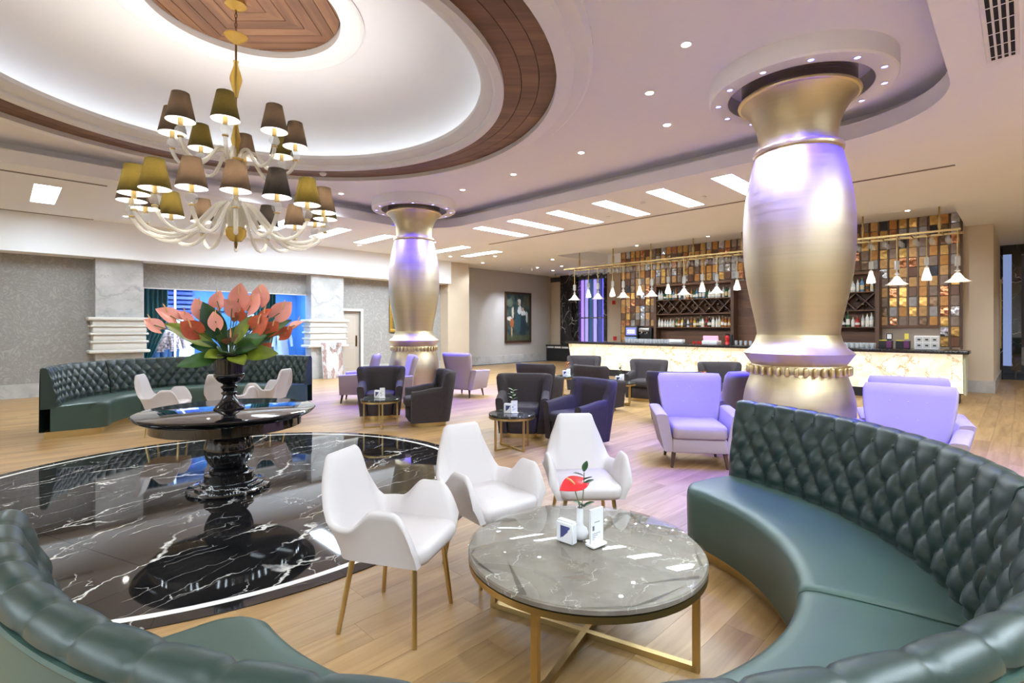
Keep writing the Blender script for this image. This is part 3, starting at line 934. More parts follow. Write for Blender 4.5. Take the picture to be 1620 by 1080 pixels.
# ------------------------------------------------------------------ shell chairs
def u_path(front, back, w, r, n=8):
    """from the front of one arm, round the back, to the front of the other: outer line"""
    pts = []
    k = 24
    for i in range(k):
        pts.append((front + (back + r - front) * i / k, w))
    pts += arc(back + r, w - r, r, PI / 2, PI, n)
    k2 = 16
    for i in range(1, k2):
        pts.append((back, (w - r) - 2 * (w - r) * i / k2))
    pts += arc(back + r, -(w - r), r, PI, 1.5 * PI, n)
    for i in range(1, k + 1):
        pts.append((back + r + (front - back - r) * i / k, -w))
    return pts
def shell(path, H, z0, thick, flare, taper_pow=1.2):
    mb = MB()
    loops = []
    n = len(path)
    for i, (x, y) in enumerate(path):
        a = Vector(path[max(0, i - 1)]); b = Vector(path[min(n - 1, i + 1)])
        tg = (b - a).normalized()
        nx, ny = -tg.y, tg.x
        if nx * x + ny * y < 0 and abs(x) + abs(y) > .01:
            nx, ny = -nx, -ny
        h = H(x, y)
        fl = flare(x, y)
        lp = []
        def pt(tt, off, zz):
            o = fl * tt ** taper_pow - off
            return (x + nx * o, y + ny * o, zz)
        hh = h - z0
        for tt in (0, .3, .6, .85):
            lp.append(pt(tt, 0, z0 + hh * tt))
        e = min(.02, hh * .1)
        lp += [pt(.97, .06 * thick, h - e * 1.0), pt(1, .25 * thick, h - e * .25), pt(1, .5 * thick, h), pt(1, .75 * thick, h - e * .25), pt(.97, .94 * thick, h - e)]
        for tt in (.85, .6, .3, 0):
            lp.append(pt(tt, thick, z0 + hh * tt))
        loops.append(lp)
    mb.loft(loops)
    return mb
def white_chair_H(x, y):
    ay = abs(y)
    if x > -.13:
        if x > .02:
            return .45 + (.645 - .45) * math.sin(PI / 2 * min(1, max(0, (.232 - x) / .12))) ** .75
        return .645 - .10 * smooth01((.02 - x) / .14)
    return .545 + (.85 - .545) * smooth01((.205 - ay) / .085) ** 0.9
def white_chair_flare(x, y):
    ay = abs(y)
    if x > -.13:
        return .055
    k = smooth01((.22 - ay) / .08)
    return .055 + .085 * k
wc_path = u_path(.225, -.215, .225, .075)
def make_white_chair(label, loc, rz, group):
    t = thing('shell_chair', label, 'chair', loc, rz, group)
    sh = shell(wc_path, white_chair_H, .375, .042, white_chair_flare)
    sh.build('shell', m_chair, t, angle=70)
    mb = MB()
    mb.loft([[(x * k + dx, y * k, z) for x, y in rrect(.47, .43, .07, 5)] for k, z, dx in ((.80, .365, .0), (.97, .378, .01), (1.0, .40, .015), (1.0, .435, .018), (.97, .455, .018), (.88, .466, .01), (.4, .462, 0))])
    mb.build('seat', m_chair, t, angle=60)
    for sx, sy in ((1, 1), (1, -1), (-1, 1), (-1, -1)):
        mb = MB()
        mb.tube([(.165 * sx + .01, .155 * sy, .40), (.205 * sx + (-.005 if sx < 0 else 0), .21 * sy, .0)], [.0145, .0115], 10)
        mb.build('leg', m_brass, t)
    return t
wc = make_white_chair('white shell armchair nearest the camera, turned side-on to the round table', (-.59, 2.65, 0), math.radians(-17), 'white shell chairs at the near table')
dup(wc, (-.14, 3.22, 0), math.radians(-52), 'white shell armchair in the middle, between two others at the marble table')
dup(wc, (.50, 3.56, 0), math.radians(-86), 'white shell armchair behind the marble table, facing the camera')
g2 = 'white shell chairs at the far booth'
dup(wc, (-4.86, 7.22, 0), math.radians(15), 'white shell armchair at the far booth, nearest the bare wallpaper', g2)
dup(wc, (-4.08, 7.45, 0), math.radians(85), 'white shell armchair at the far booth, half hidden behind the urn', g2)
dup(wc, (-3.90, 8.15, 0), math.radians(170), 'white shell armchair at the far booth, its low arm beside the urn', g2)

# ------------------------------------------------------------------ aubergine tub chairs
def tub_H(x, y):
    if x > -.15:
        return .545 + .05 * smooth01((.30 - x) / .42)
    return .595 + (.83 - .595) * smooth01((-.15 - x) / .07)
tub_path = u_path(.30, -.30, .315, .12)
def make_tub(label, loc, rz, group):
    t = thing('tub_chair', label, 'armchair', loc, rz, group)
    shell(tub_path, tub_H, .065, .115, lambda x, y: .055 + (.055 if x < -.2 else 0), 1.0).build('shell', m_aub, t, angle=70)
    mb = MB()
    mb.loft([[(x * k + .055, y * k, z) for x, y in rrect(.62, .46, .13, 6)] for k, z in ((.93, .30), (.99, .315), (1.0, .35), (1.0, .39), (.97, .418), (.9, .43), (.4, .435))])
    mb.build('seat_cushion', m_aub, t, angle=60)
    mb = MB()
    mb.loft([[(x * k + .03, y * k, z) for x, y in rrect(.58, .47, .13, 6)] for k, z in ((.94, .065), (.98, .10), (1.0, .295), (.95, .305))])
    mb.build('base', m_aub, t, angle=60)
    MB().loft([[(x, y, z) for x, y in rrect(.54, .54, .22, 8)] for z in (0, .068)]).build('plinth', m_brass, t, angle=40)
    return t
gt = 'aubergine tub chairs'
tub = make_tub('aubergine tub chair squarely behind the small table, in front of the farther column', (-2.21, 8.62, 0), math.radians(-78), gt)
D = lambda x, y, a, l: dup(tub, (x, y, 0), math.radians(a), l)
D(-1.32, 8.02, 200, 'aubergine tub chair seen from its side, beside the small table near the farther column')
D(.16, 7.22, -95, 'aubergine tub chair facing the camera behind the small table with the green sprig')
D(.86, 6.58, 215, 'aubergine tub chair turned away from the bar, just behind the white chair')
D(.55, 9.85, 62, 'brown-lit tub chair with its back turned, behind the chair with the green sprig table')
D(1.66, 12.0, -105, 'tub chair facing the camera close to the end of the glowing bar')
D(1.60, 9.35, 40, 'tub chair with its back turned, in the middle of the seating before the bar')
D(2.76, 10.6, 238, 'tub chair facing the camera in front of the glowing bar')
D(2.55, 8.15, 75, 'tub chair with its back turned, half hidden behind the pink chair')
D(4.00, 9.75, -100, 'tub chair close to the bar, only its back top showing beside the big column')

# ------------------------------------------------------------------ pale wing chairs
def make_wing(label, loc, rz, group):
    t = thing('wing_chair', label, 'armchair', loc, rz, group)
    loops = []
    nn = 40
    for i in range(17):
        f = i / 16
        z = .20 + .76 * f
        hw = .275 + .085 * smooth01(f * 1.1)
        hd = .062
        xc = -.27 - .10 * f - .09 * max(0, f - .45) ** 1.3
        if f > .93:
            k = (f - .93) / .07
            hd *= math.sqrt(max(.02, 1 - k * k * .95)); hw -= .02 * k * k
        lp = []
        for k in range(nn):
            a = 2 * PI * k / nn
            cx, sy = math.cos(a), math.sin(a)
            e = .55
            px = hd * math.copysign(abs(cx) ** e, cx)
            py = hw * math.copysign(abs(sy) ** e, sy)
            lp.append((xc + px + .055 * (py / hw) ** 4, py, z))
        loops.append(lp)
    bk = MB().loft(loops).build('backrest', m_lilac, t, angle=60)
    bm_ = MB().sphere((0, 0, 0), .013, 8, 5).mesh('button', M('button_shade', (.42, .33, .36), .8))
    for y, z in ((-.14, .80), (0, .80), (.14, .80), (-.075, .64), (.075, .64)):
        f = (z - .2) / .76
        link('button', bm_, bk, (-.27 - .10 * f - .09 * max(0, f - .45) ** 1.3 + .053, y, z))
    for s in (1, -1):
        loops = []
        for i in range(10):
            x = -.30 + .60 * i / 9
            top = .60 - .03 * (i / 9)
            ff = 1 - .35 * smooth01((i - 7) / 2.5)
            lp = []
            for (yy, zz) in rrect(.105, 1.0, .045, 4):
                z = .17 + (zz + .5) * (top - .17)
                bulge = .018 * smooth01((z - .45) / .13)
                y = s * (.315 + .09 * ((z - .17) / .43) ** 1.6) + yy * (1 + bulge * 12)
                lp.append((x - .02 * (1 - ff), y, z))
            loops.append(lp)
        MB().loft(loops).build('arm', m_lilac, t, angle=50)
    mb = MB()
    mb.loft([[(x * k + .03, y * k, z) for x, y in rrect(.60, .555, .05, 5)] for k, z in ((.96, .315), (1.0, .335), (1.0, .41), (.985, .44), (.93, .458), (.4, .466))])
    mb.build('seat_cushion', m_lilac, t, angle=60)
    MB().rbox((.02, 0, .24), (.58, .56, .15), .02, 2).build('seat_frame', m_lilac, t)
    for sx, sy in ((1, 1), (1, -1), (-1, 1), (-1, -1)):
        MB().tube([(.25 * sx, .26 * sy, .18), (.28 * sx, .285 * sy, 0)], [.026, .014], 10).build('leg', m_legwood, t)
    return t
gw = 'pale pink wing chairs around the columns'
wing = make_wing('pale pink buttoned wing chair facing the camera beside the near booth', (2.04, 5.72, 0), math.radians(-99), gw)
D = lambda x, y, a, l: dup(wing, (x, y, 0), math.radians(a), l)
D(2.72, 6.75, 125, 'pale pink wing chair behind another, squeezed against the big column')
D(3.50, 4.58, -134, 'pale pink buttoned wing chair directly behind the near green sofa back')
D(4.14, 5.30, -122, 'pale pink wing chair behind the one at the green sofa, nearer the tan wall')
D(-3.15, 10.45, 188, 'pale pink wing chair facing the far booth, seat beside the farther column')
D(-2.30, 9.92, 200, 'pale pink wing chair hugging the farther column, behind the tub chair')
D(-1.02, 11.25, 62, 'pale pink wing chair showing its plain back, beside the farther column')

# ------------------------------------------------------------------ round tables
def make_table(r, h, label, loc, rz, group, glass=False, marble_m=None):
    t = thing('round_table', label, 'table', loc, rz, group)
    mm = marble_m or m_darkmarble
    top = h - (.008 if glass else 0)
    MB().lathe([(r - .012, top - .03), (r, top - .024), (r, top - .006), (r - .006, top)], 64).build('tabletop', mm, t, angle=40)
    if glass:
        MB().lathe([(r + .002, top), (r + .003, top + .007), (r, top + .008)], 64).build('glass_top', m_tableglass, t, angle=40)
    mb = MB()
    mb.grid([[(rr * math.cos(2 * PI * k / 64), rr * math.sin(2 * PI * k / 64), z) for k in range(64)] for rr, z in ((r - .035, top - .031), (r - .001, top - .031), (r - .001, top - .058), (r - .035, top - .058))], closed_u=True, closed_v=True)
    mb.build('rim', m_brass, t, angle=40)
    w = .03 if glass else .022
    for k in range(4):
        a = PI / 2 * k
        MB().box(r - .045 - w / 2, r - .045 + w / 2, -w / 2, w / 2, 0, top - .056).build('leg', m_brass, t, smooth=False, rz=a)
    for k in range(2):
        MB().box(-(r - .045), r - .045, -w / 2, w / 2, 0.001 + .0 * k, w * .9 + .0005 * k).build('cross_bar', m_brass, t, smooth=False, rz=PI / 2 * k)
    return t
make_table(.565, .445, 'large round grey marble table with a glass top and brass frame in the near booth', (.354, 2.495, 0), math.radians(60), None, True, m_greymarble)
gs = 'small round marble tables'
st = make_table(.29, .44, 'small round dark marble table beside the farther column chairs', (-1.98, 7.72, 0), math.radians(20), gs)
dup(st, (0.0, 6.37, 0), math.radians(35), 'small round dark marble table with a green sprig')
dup(st, (1.22, 11.3, 0), math.radians(15), 'small round dark marble table with dried orange flowers near the far end of the bar')
dup(st, (2.12, 10.0, 0), math.radians(30), 'small round dark marble table half hidden in front of the glowing bar')
dup(st, (3.32, 8.85, 0), math.radians(10), 'small round dark marble table behind the pink chair, mostly hidden')
dup(st, (-4.6, 8.2, 0), math.radians(10), 'small round dark marble table inside the far booth, mostly hidden')

# things on the tables
def card_paint(fx, fy):
    # a white menu card with thin text lines, no code
    if .12 < fx < .3 and .40 < fy < .52: return (.15, .15, .18)
    for yy in (.36, .30, .24, .18, .12):
        if abs(fy - yy) < .012 and .12 < fx < .12 + .7 * (0.6 + .4 * math.sin(yy * 91)): return (.4, .4, .44)
    if abs(fy - .62) < .02 and .3 < fx < .72: return (.3, .3, .34)
    return (.82, .82, .84)
def holder_paint(fx, fy):
    if .28 < fx < .85 and .2 < fy < .9 and fy > .2 + .75 * (fx - .28) * 0.7 and (fx - .28) < (fy - .1) * 0.9: return (.05, .06, .20)
    return (.82, .82, .85)
def painted(name, w, h, fn, nx, ny, mat, parent, M4, thick=0.0):
    me = bpy.data.meshes.new(name)
    vs, fs = [], []
    for j in range(ny + 1):
        for i in range(nx + 1):
            vs.append(M4 @ Vector((-w / 2 + w * i / nx, 0, h * j / ny)))
    for j in range(ny):
        for i in range(nx):
            a = j * (nx + 1) + i
            fs.append((a, a + 1, a + nx + 2, a + nx + 1))
    me.from_pydata([tuple(v) for v in vs], [], fs)
    ca = me.color_attributes.new('print', 'FLOAT_COLOR', 'CORNER')
    k = 0
    for j in range(ny):
        for i in range(nx):
            c = fn((i + .5) / nx, (j + .5) / ny)
            for q in range(4):
                ca.data[k].color = (c[0], c[1], c[2], 1); k += 1
    me.materials.append(mat)
    return link(name, me, parent)
I4 = Matrix.Identity(4)
def menu_stand(loc, rz, label, s=1.0):
    t = thing('menu_stand', label, 'menu stand', loc, rz, 'menu stands on the tables')
    MB().rbox((0, 0, .006 * s), (.085 * s, .05 * s, .012 * s), .003, 1).build('foot', m_whiteplastic, t)
    MB().box(-.038 * s, .038 * s, -.004 * s, .004 * s, .01 * s, .155 * s).build('board', m_whiteplastic, t, smooth=False)
    painted('card', .072 * s, .14 * s, card_paint, 18, 36, m_print, t, Matrix.Translation((0, -.0046 * s, .012 * s)))
    return t
def napkin_box(loc, rz, label, s=1.0):
    t = thing('napkin_holder', label, 'napkin holder', loc, rz, 'napkin holders on the tables')
    MB().rbox((0, 0, .055 * s), (.11 * s, .045 * s, .11 * s), .004, 1).build('box', m_whiteplastic, t)
    painted('print', .10 * s, .10 * s, holder_paint, 16, 16, m_print, t, Matrix.Translation((0, -.0235 * s, .005 * s)))
    MB().box(-.05 * s, .05 * s, -.016 * s, .016 * s, .10 * s, .118 * s).build('napkins', m_whiteplastic, t, smooth=False)
    return t
m_leaf = M('leaf_green', (0.045, 0.125, 0.022), 0.35, noise_amt=0.35, noise_scale=9)
m_leaf2 = M('leaf_yellow_green', (0.17, 0.22, 0.022), 0.35, noise_amt=0.4, noise_scale=9)
m_leaf3 = M('leaf_deep_green', (0.015, 0.06, 0.018), 0.3, noise_amt=0.35, noise_scale=9)
m_stem = M('stem_green', (0.10, 0.16, 0.04), 0.5)
m_coral = M('coral_spathe', (0.85, 0.36, 0.29), 0.32, noise_amt=0.12, noise_scale=7)
m_rust = M('rust_spathe', (0.55, 0.11, 0.05), 0.3, noise_amt=0.35, noise_scale=14)
m_redsp = M('red_spathe', (0.62, 0.03, 0.035), 0.22, noise_amt=0.15, noise_scale=14)
m_spadix = M('spadix', (0.75, 0.42, 0.20), 0.6)
def leaf_mesh(name, l, w, curl, mat, fold=.25, heart=False, n=12):
    """blade along +X, face up"""
    mb = MB()
    rows = []
    for i in range(n + 1):
        f = i / n
        if heart:
            ww = w * (max(0.0, math.sin(PI * min(1, f * .93 + .07))) ** .8) * (1.15 - .55 * f)
        else:
            ww = w * math.sin(PI * min(.995, f * .97 + .03)) ** .75 * (1.08 - .25 * f)
        x = l * f
        z = -curl * l * f * f
        rw = []
        for j in range(-3, 4):
            k = j / 3
            xx = x - (0.22 * l * (1 - f) ** 3 * abs(k) ** 2 if heart else 0)
            rw.append((xx, ww * k, z + fold * ww * abs(k) ** 1.3))
        rows.append(rw)
    mb.grid(rows)
    mb.grid([[(p[0], p[1], p[2] - .003) for p in r] for r in rows])
    return mb.mesh(name, mat, angle=80)
def aim_matrix(p, d, roll=0.0):
    d = Vector(d).normalized()
    y = Vector((0, 0, 1)).cross(d)
    if y.length < 1e-4: y = Vector((0, 1, 0))
    y.normalize(); z = d.cross(y)
    Mx = Matrix((d, y, z)).transposed().to_4x4()
    return Matrix.Translation(p) @ Mx @ Matrix.Rotation(roll, 4, 'X')
def face_matrix(p, d, nrm, roll=0.0):
    x = Vector(d).normalized()
    y = Vector(nrm).cross(x)
    if y.length < 1e-4: y = x.orthogonal()
    y.normalize(); z = x.cross(y)
    return Matrix.Translation(p) @ Matrix((x, y, z)).transposed().to_4x4() @ Matrix.Rotation(roll, 4, 'X')
def place(me, name, parent, Mx):
    o = link(name, me, parent)
    o.matrix_local = Mx
    return o
zt = .445
tl = Vector((.354, 2.495, zt))
vz = thing('bud_vase', 'white bud vase with a red anthurium on the marble table', 'vase', tl + Vector((-.015, .06, 0)), 0)
MB().lathe([(.001, 0), (.022, .0), (.036, .014), (.042, .034), (.036, .055), (.02, .068), (.0165, .08), (.0165, .155), (.018, .158), (.014, .158), (.013, .08), (.001, .05)], 28, caps=False).build('body', m_whiteplastic, vz, angle=60)
fl_ = thing('anthurium_flower', 'single glossy red anthurium with leafy twig in the white bud vase', 'flower', tl + Vector((-.015, .06, .15)), 0)
MB().tube(spline([(0, 0, -.08), (0, 0, 0), (-.015, -.01, .06), (-.035, -.02, .12)], 10), .003, 6).build('stem', m_stem, fl_)
spm = leaf_mesh('spathe', .13, .062, .15, m_redsp, .12, True)
place(spm, 'spathe', fl_, aim_matrix((.012, .0, .135), (-.9, -.45, -.05), -.35))
place(MB().tube([(0, 0, 0), (.03, 0, .012), (.055, 0, .016)], [.005, .006, .003], 8).mesh('spadix', m_spadix), 'spadix', fl_, aim_matrix((-.03, -.025, .132), (-.8, -.3, .35)))
MB().tube(spline([(.006, 0, -.08), (.008, 0, 0), (.02, .01, .10), (.022, .01, .18)], 10), .0024, 6).build('twig', m_stem, fl_)
twm = leaf_mesh('twig_leaf', .06, .016, .1, m_leaf3)
for k, (z, a) in enumerate(((.185, 1.2), (.165, 3.6), (.12, .5), (.145, 5.2), (.09, 3.2), (.012, .3), (.012, 2.6), (.01, 4.4))):
    place(twm, 'twig_leaf', fl_, aim_matrix((.02, .008, z), (math.cos(a) * .8, math.sin(a) * .5, .75 if z > .17 else .35)))
napkin_box(tl + Vector((-.085, .03, 0)), math.radians(-42), 'white napkin holder with a blue print on the marble table', .9)
menu_stand(tl + Vector((.055, -.01, 0)), math.radians(38), 'white menu stand beside the bud vase on the marble table', 1.15)
def small_set(x, y, plant, tabname):
    p = Vector((x, y, .44))
    menu_stand(p + Vector((.03, -.02, 0)), math.radians(18), 'white menu stand on ' + tabname)
    napkin_box(p + Vector((-.045, .0, 0)), math.radians(-30), 'white napkin holder on ' + tabname)
    if plant:
        v_ = thing('bud_vase', 'white bud vase on ' + tabname, 'vase', p + Vector((.0, .05, 0)), 0)
        MB().lathe([(.001, 0), (.02, .0), (.034, .014), (.038, .034), (.02, .066), (.0155, .08), (.0155, .14), (.012, .14), (.012, .08), (.001, .05)], 18, caps=False).build('body', m_whiteplastic, v_, angle=60)
        nm, col, lm = plant
        f_ = thing('flower_sprig', nm, 'plant', p + Vector((0, .05, .13)), 0)
        MB().tube(spline([(0, 0, -.06), (0, 0, .0), (.01, 0, .1), (.015, .01, .17)], 10), .0025, 5).build('stem', m_stem, f_)
        lf = leaf_mesh('leaf', .07, .02, .15, lm)
        r = random.Random(int(x * 100) + 7)
        for k in range(11):
            a = k * 2.4
            place(lf, 'leaf', f_, aim_matrix((.008, 0, .03 + .013 * k), (math.cos(a), math.sin(a), .4 + .3 * r.random())))
m_dry = M('dried_orange', (0.55, 0.22, 0.07), 0.7)
m_purplefl = M('purple_petal', (0.35, 0.05, 0.22), 0.6)
small_set(-1.98, 7.72, None, 'the small table near the farther column')
small_set(0.0, 6.37, ('leafy green sprig on the small table behind the white chairs', None, m_leaf), 'the small table behind the white chairs')
small_set(1.22, 11.3, ('dried orange flowers near the far end of the bar', None, m_dry), 'the small table near the far end of the bar')
small_set(2.12, 10.0, ('dark green sprig in front of the glowing bar', None, m_leaf3), 'the small table in front of the glowing bar')
small_set(3.32, 8.85, ('orange flowers peeking over the pink chair', None, m_dry), 'the hidden table behind the pink chair')
# ------------------------------------------------------------------ chandelier
CH = Vector((-3.03, 5.62, 0))
def shade_mat(name, c, glow):
    m, nt, b = newmat(name)
    b.inputs['Base Color'].default_value = col4(c); b.inputs['Roughness'].default_value = 0.9
    v = coords(nt, (60, 60, 60))
    t = N(nt, 'ShaderNodeTexNoise', i_Scale=1.0, i_Detail=2.0); L(nt, v, t.inputs['Vector'])
    L(nt, ramp(nt, t.outputs['Fac'], [(0.3, [x * .7 for x in c]), (0.7, [x * 1.3 for x in c])]), b.inputs['Base Color'])
    tr = N(nt, 'ShaderNodeBsdfTranslucent'); tr.inputs[0].default_value = col4(glow)
    mx = N(nt, 'ShaderNodeMixShader'); mx.inputs[0].default_value = 0.45
    L(nt, b.outputs[0], mx.inputs[1]); L(nt, tr.outputs[0], mx.inputs[2])
    L(nt, mx.outputs[0], nt.nodes['Material Output'].inputs['Surface'])
    return m
m_shade = [shade_mat('shade_cloth', (0.03, 0.026, 0.024), (0.075, 0.05, 0.034)), shade_mat('shade_cloth_olive', (0.028, 0.025, 0.012), (0.075, 0.055, 0.012)), shade_mat('shade_cloth_dark', (0.02, 0.018, 0.018), (0.012, 0.010, 0.009))]
m_shade_in = shade_mat('shade_lining', (0.8, 0.78, 0.72), (.6, .55, .45))
ch = thing('chandelier', 'two-tier pale glass chandelier with dark fabric shades', 'chandelier', CH, 0)
zt_ = 5.05
MB().lathe([(.001, zt_ + .04), (.09, zt_ + .03), (.11, zt_ - .02), (.05, zt_ - .06), (.012, zt_ - .07)], 32, caps=False).build('ceiling_cup', m_amber, ch)
for k in range(8):
    z = zt_ - .08 - .05 * k
    pts = [(.012 * math.cos(a) * (1 if k % 2 else 0), .012 * math.cos(a) * (0 if k % 2 else 1), z + .032 * math.sin(a)) for a in [2 * PI * j / 12 for j in range(13)]]
    MB().tube(pts, .004, 5, caps=False).build('chain_link', m_rod, ch)
MB().lathe([(.012, 4.66), (.11, 4.70), (.118, 4.692), (.09, 4.655), (.03, 4.615), (.012, 4.60)], 32, caps=False).build('glass_dish', m_amber, ch)
MB().tube([(0, 0, 4.66), (0, 0, 2.40)], .0115, 10).build('stem', m_rod, ch)
def bal(z0, z1, r):
    pr = [(.016, 0), (.022, .04), (.03, .16), (r * .8, .35), (r, .5), (r * .85, .63), (.03, .82), (.022, .93), (.03, 1.0)]
    MB().lathe(spl2([(a, z0 + b * (z1 - z0)) for a, b in pr], 36), 24, caps=False).build('glass_baluster', m_amber, ch)
bal(4.02, 4.42, .062)
bal(3.38, 3.74, .05)
bal(2.66, 2.95, .05)
def tier(zh, n, Rr, ztop, drop, rise, phase, s, shades):
    # hub bowl
    MB().lathe([(.02, zh - .13), (.06, zh - .12), (.10, zh - .06), (.105, zh), (.08, zh + .03), (.02, zh + .035)], 28, caps=False).build('hub_bowl', m_amber, ch)
    arm = MB().tube(spline([(.06, 0, zh + .0), (.10, 0, zh + rise), (.20, 0, zh + rise * .95), (.40 * Rr + .05, 0, zh - drop * .2), (.66 * Rr, 0, zh - drop), (.87 * Rr, 0, zh - drop * .75), (.985 * Rr, 0, zh + .02), (Rr, 0, ztop - .16)], 40), .021 * s, 8).mesh('arm', m_milk)
    collar = MB().lathe([(.02, -.165), (.03, -.16), (.03, -.15), (.018, -.145)], 14).mesh('brass_collar', m_brass)
    ball = MB().sphere((0, 0, -.095), .052, 14, 8).mesh('glass_ball', m_glass)
    cup = MB().lathe([(.012, -.05), (.022, -.045), (.022, .03), (.012, .035)], 12).mesh('candle_cup', m_brass)
    h = .275
    sh = []
    for mm in m_shade:
        mb = MB()
        mb.grid([[(r * math.cos(2 * PI * k / 32), r * math.sin(2 * PI * k / 32), z) for k in range(32)] for r, z in ((.134, 0.0), (.078, h))], closed_u=True, mi=0)
        mb.grid([[(r * math.cos(2 * PI * k / 32), r * math.sin(2 * PI * k / 32), z) for k in range(32)] for r, z in ((.1325, 0.0005), (.0765, h - .0005))], closed_u=True, mi=1)
        sh.append(mb.mesh('shade', [mm, m_shade_in]))
    bulb = MB().sphere((0, 0, .10), .028, 10, 6, sz=1.5).mesh('bulb', m_bulb)
    for k in range(n):
        a = phase + 2 * PI * k / n
        o = link('arm', arm, ch, None, a)
        p = (Rr * math.cos(a), Rr * math.sin(a), ztop)
        # candle parts belong to the arm
        for nm, me in (('brass_collar', collar), ('glass_ball', ball), ('candle_cup', cup), ('bulb', bulb)):
            c = link(nm, me, o, (Rr, 0, ztop))
        link('shade', sh[shades[k % len(shades)]], o, (Rr, 0, ztop))
        ld = bpy.data.lights.new('bulb_lamp', 'POINT'); ld.energy = W_SHADE * (1.0 if n > 10 else 0.15); ld.color = (1.0, 0.95, 0.88); ld.shadow_soft_size = .03
        lo = bpy.data.objects.new('bulb_lamp', ld); COL.objects.link(lo); lo.parent = o; lo.location = (Rr, 0, ztop + .16)
tier(2.57, 16, .93, 2.78, .13, .25, .1, 1.0, (0, 1, 0, 0, 2, 1, 0, 1, 0, 0, 1, 1, 0, 0, 2, 1))
tier(3.32, 8, .60, 3.55, .10, .10, .34, .9, (0, 1, 0, 1, 0, 0, 1, 0))
MB().lathe([(.001, 2.36), (.012, 2.38), (.02, 2.42), (.012, 2.46)], 12).build('finial', m_rod, ch)

# ------------------------------------------------------------------ black pedestal table, urn and flowers
TB = (-2.64, 4.78)
t = thing('pedestal_table', 'round black lacquer pedestal table on the marble medallion', 'table', (TB[0], TB[1], 0.006), 0)
MB().lathe([(.60, .665), (.69, .672), (.72, .690), (.705, .697), (.735, .703), (.748, .712), (.752, .722), (.745, .732), (.73, .736)], 96).build('tabletop', m_lacquer, t, angle=40)
MB().lathe([(.61, .575), (.625, .58), (.625, .668)], 96).build('apron', m_lacquer, t, angle=40)
prof = [(.12, .60), (.125, .56), (.115, .535), (.15, .525), (.165, .51), (.19, .46), (.205, .40), (.205, .345), (.185, .28), (.15, .225), (.125, .20), (.115, .19)]
MB().lathe(spl2(prof, 48), 72, flute=(18, .05, .22, .52)).build('baluster', m_lacquer, t, angle=50)
MB().lathe([(.12, .205), (.155, .20), (.165, .19), (.165, .165), (.15, .16), (.185, .155), (.205, .15), (.205, .085), (.195, .08)], 64).build('drum', m_lacquer, t, angle=35)
MB().lathe([(.22, .082), (.24, .078), (.24, .06), (.25, .058), (.29, .055), (.29, .036), (.30, .034), (.345, .03), (.35, .015), (.34, .0)], 72).build('stepped_base', m_nero, t, angle=35)
ur = thing('urn', 'black fluted urn vase on the pedestal table', 'vase', (TB[0], TB[1], .743), 0)
MB().lathe([(.13, 0), (.13, .012), (.12, .02), (.085, .06), (.06, .10), (.05, .135)], 48).build('foot', m_bowlblack, ur, angle=40)
MB().lathe([(.05, .13), (.066, .14), (.066, .155), (.05, .165), (.058, .185), (.07, .20), (.07, .212), (.05, .225), (.06, .24)], 48).build('stem', m_bowlblack, ur, angle=40)
MB().lathe(spl2([(.055, .235), (.09, .255), (.118, .29), (.128, .32), (.122, .33)], 20) + spl2([(.12, .33), (.123, .40), (.13, .47), (.15, .50), (.172, .505), (.17, .515)], 20), 80, flute=(22, .05, .33, .48), caps=False).build('bowl', m_bowlblack, ur, angle=50)
MB().lathe([(.001, .46), (.12, .47)], 24, caps=False).build('soil', m_gap, ur)
base = Vector((TB[0], TB[1], .743 + .46))
right = Vector((TB[1], -TB[0], 0)).normalized()     # across the view from the seats
away = Vector((TB[0], TB[1], 0)).normalized()
MPX = 4.80 / 810
def off(px, py, depth=0.0):
    """offset from the urn mouth: px, py in sixths of a centimetre as seen from the seats"""
    return right * (px * MPX * .93) + Vector((0, 0, py * MPX)) + away * depth
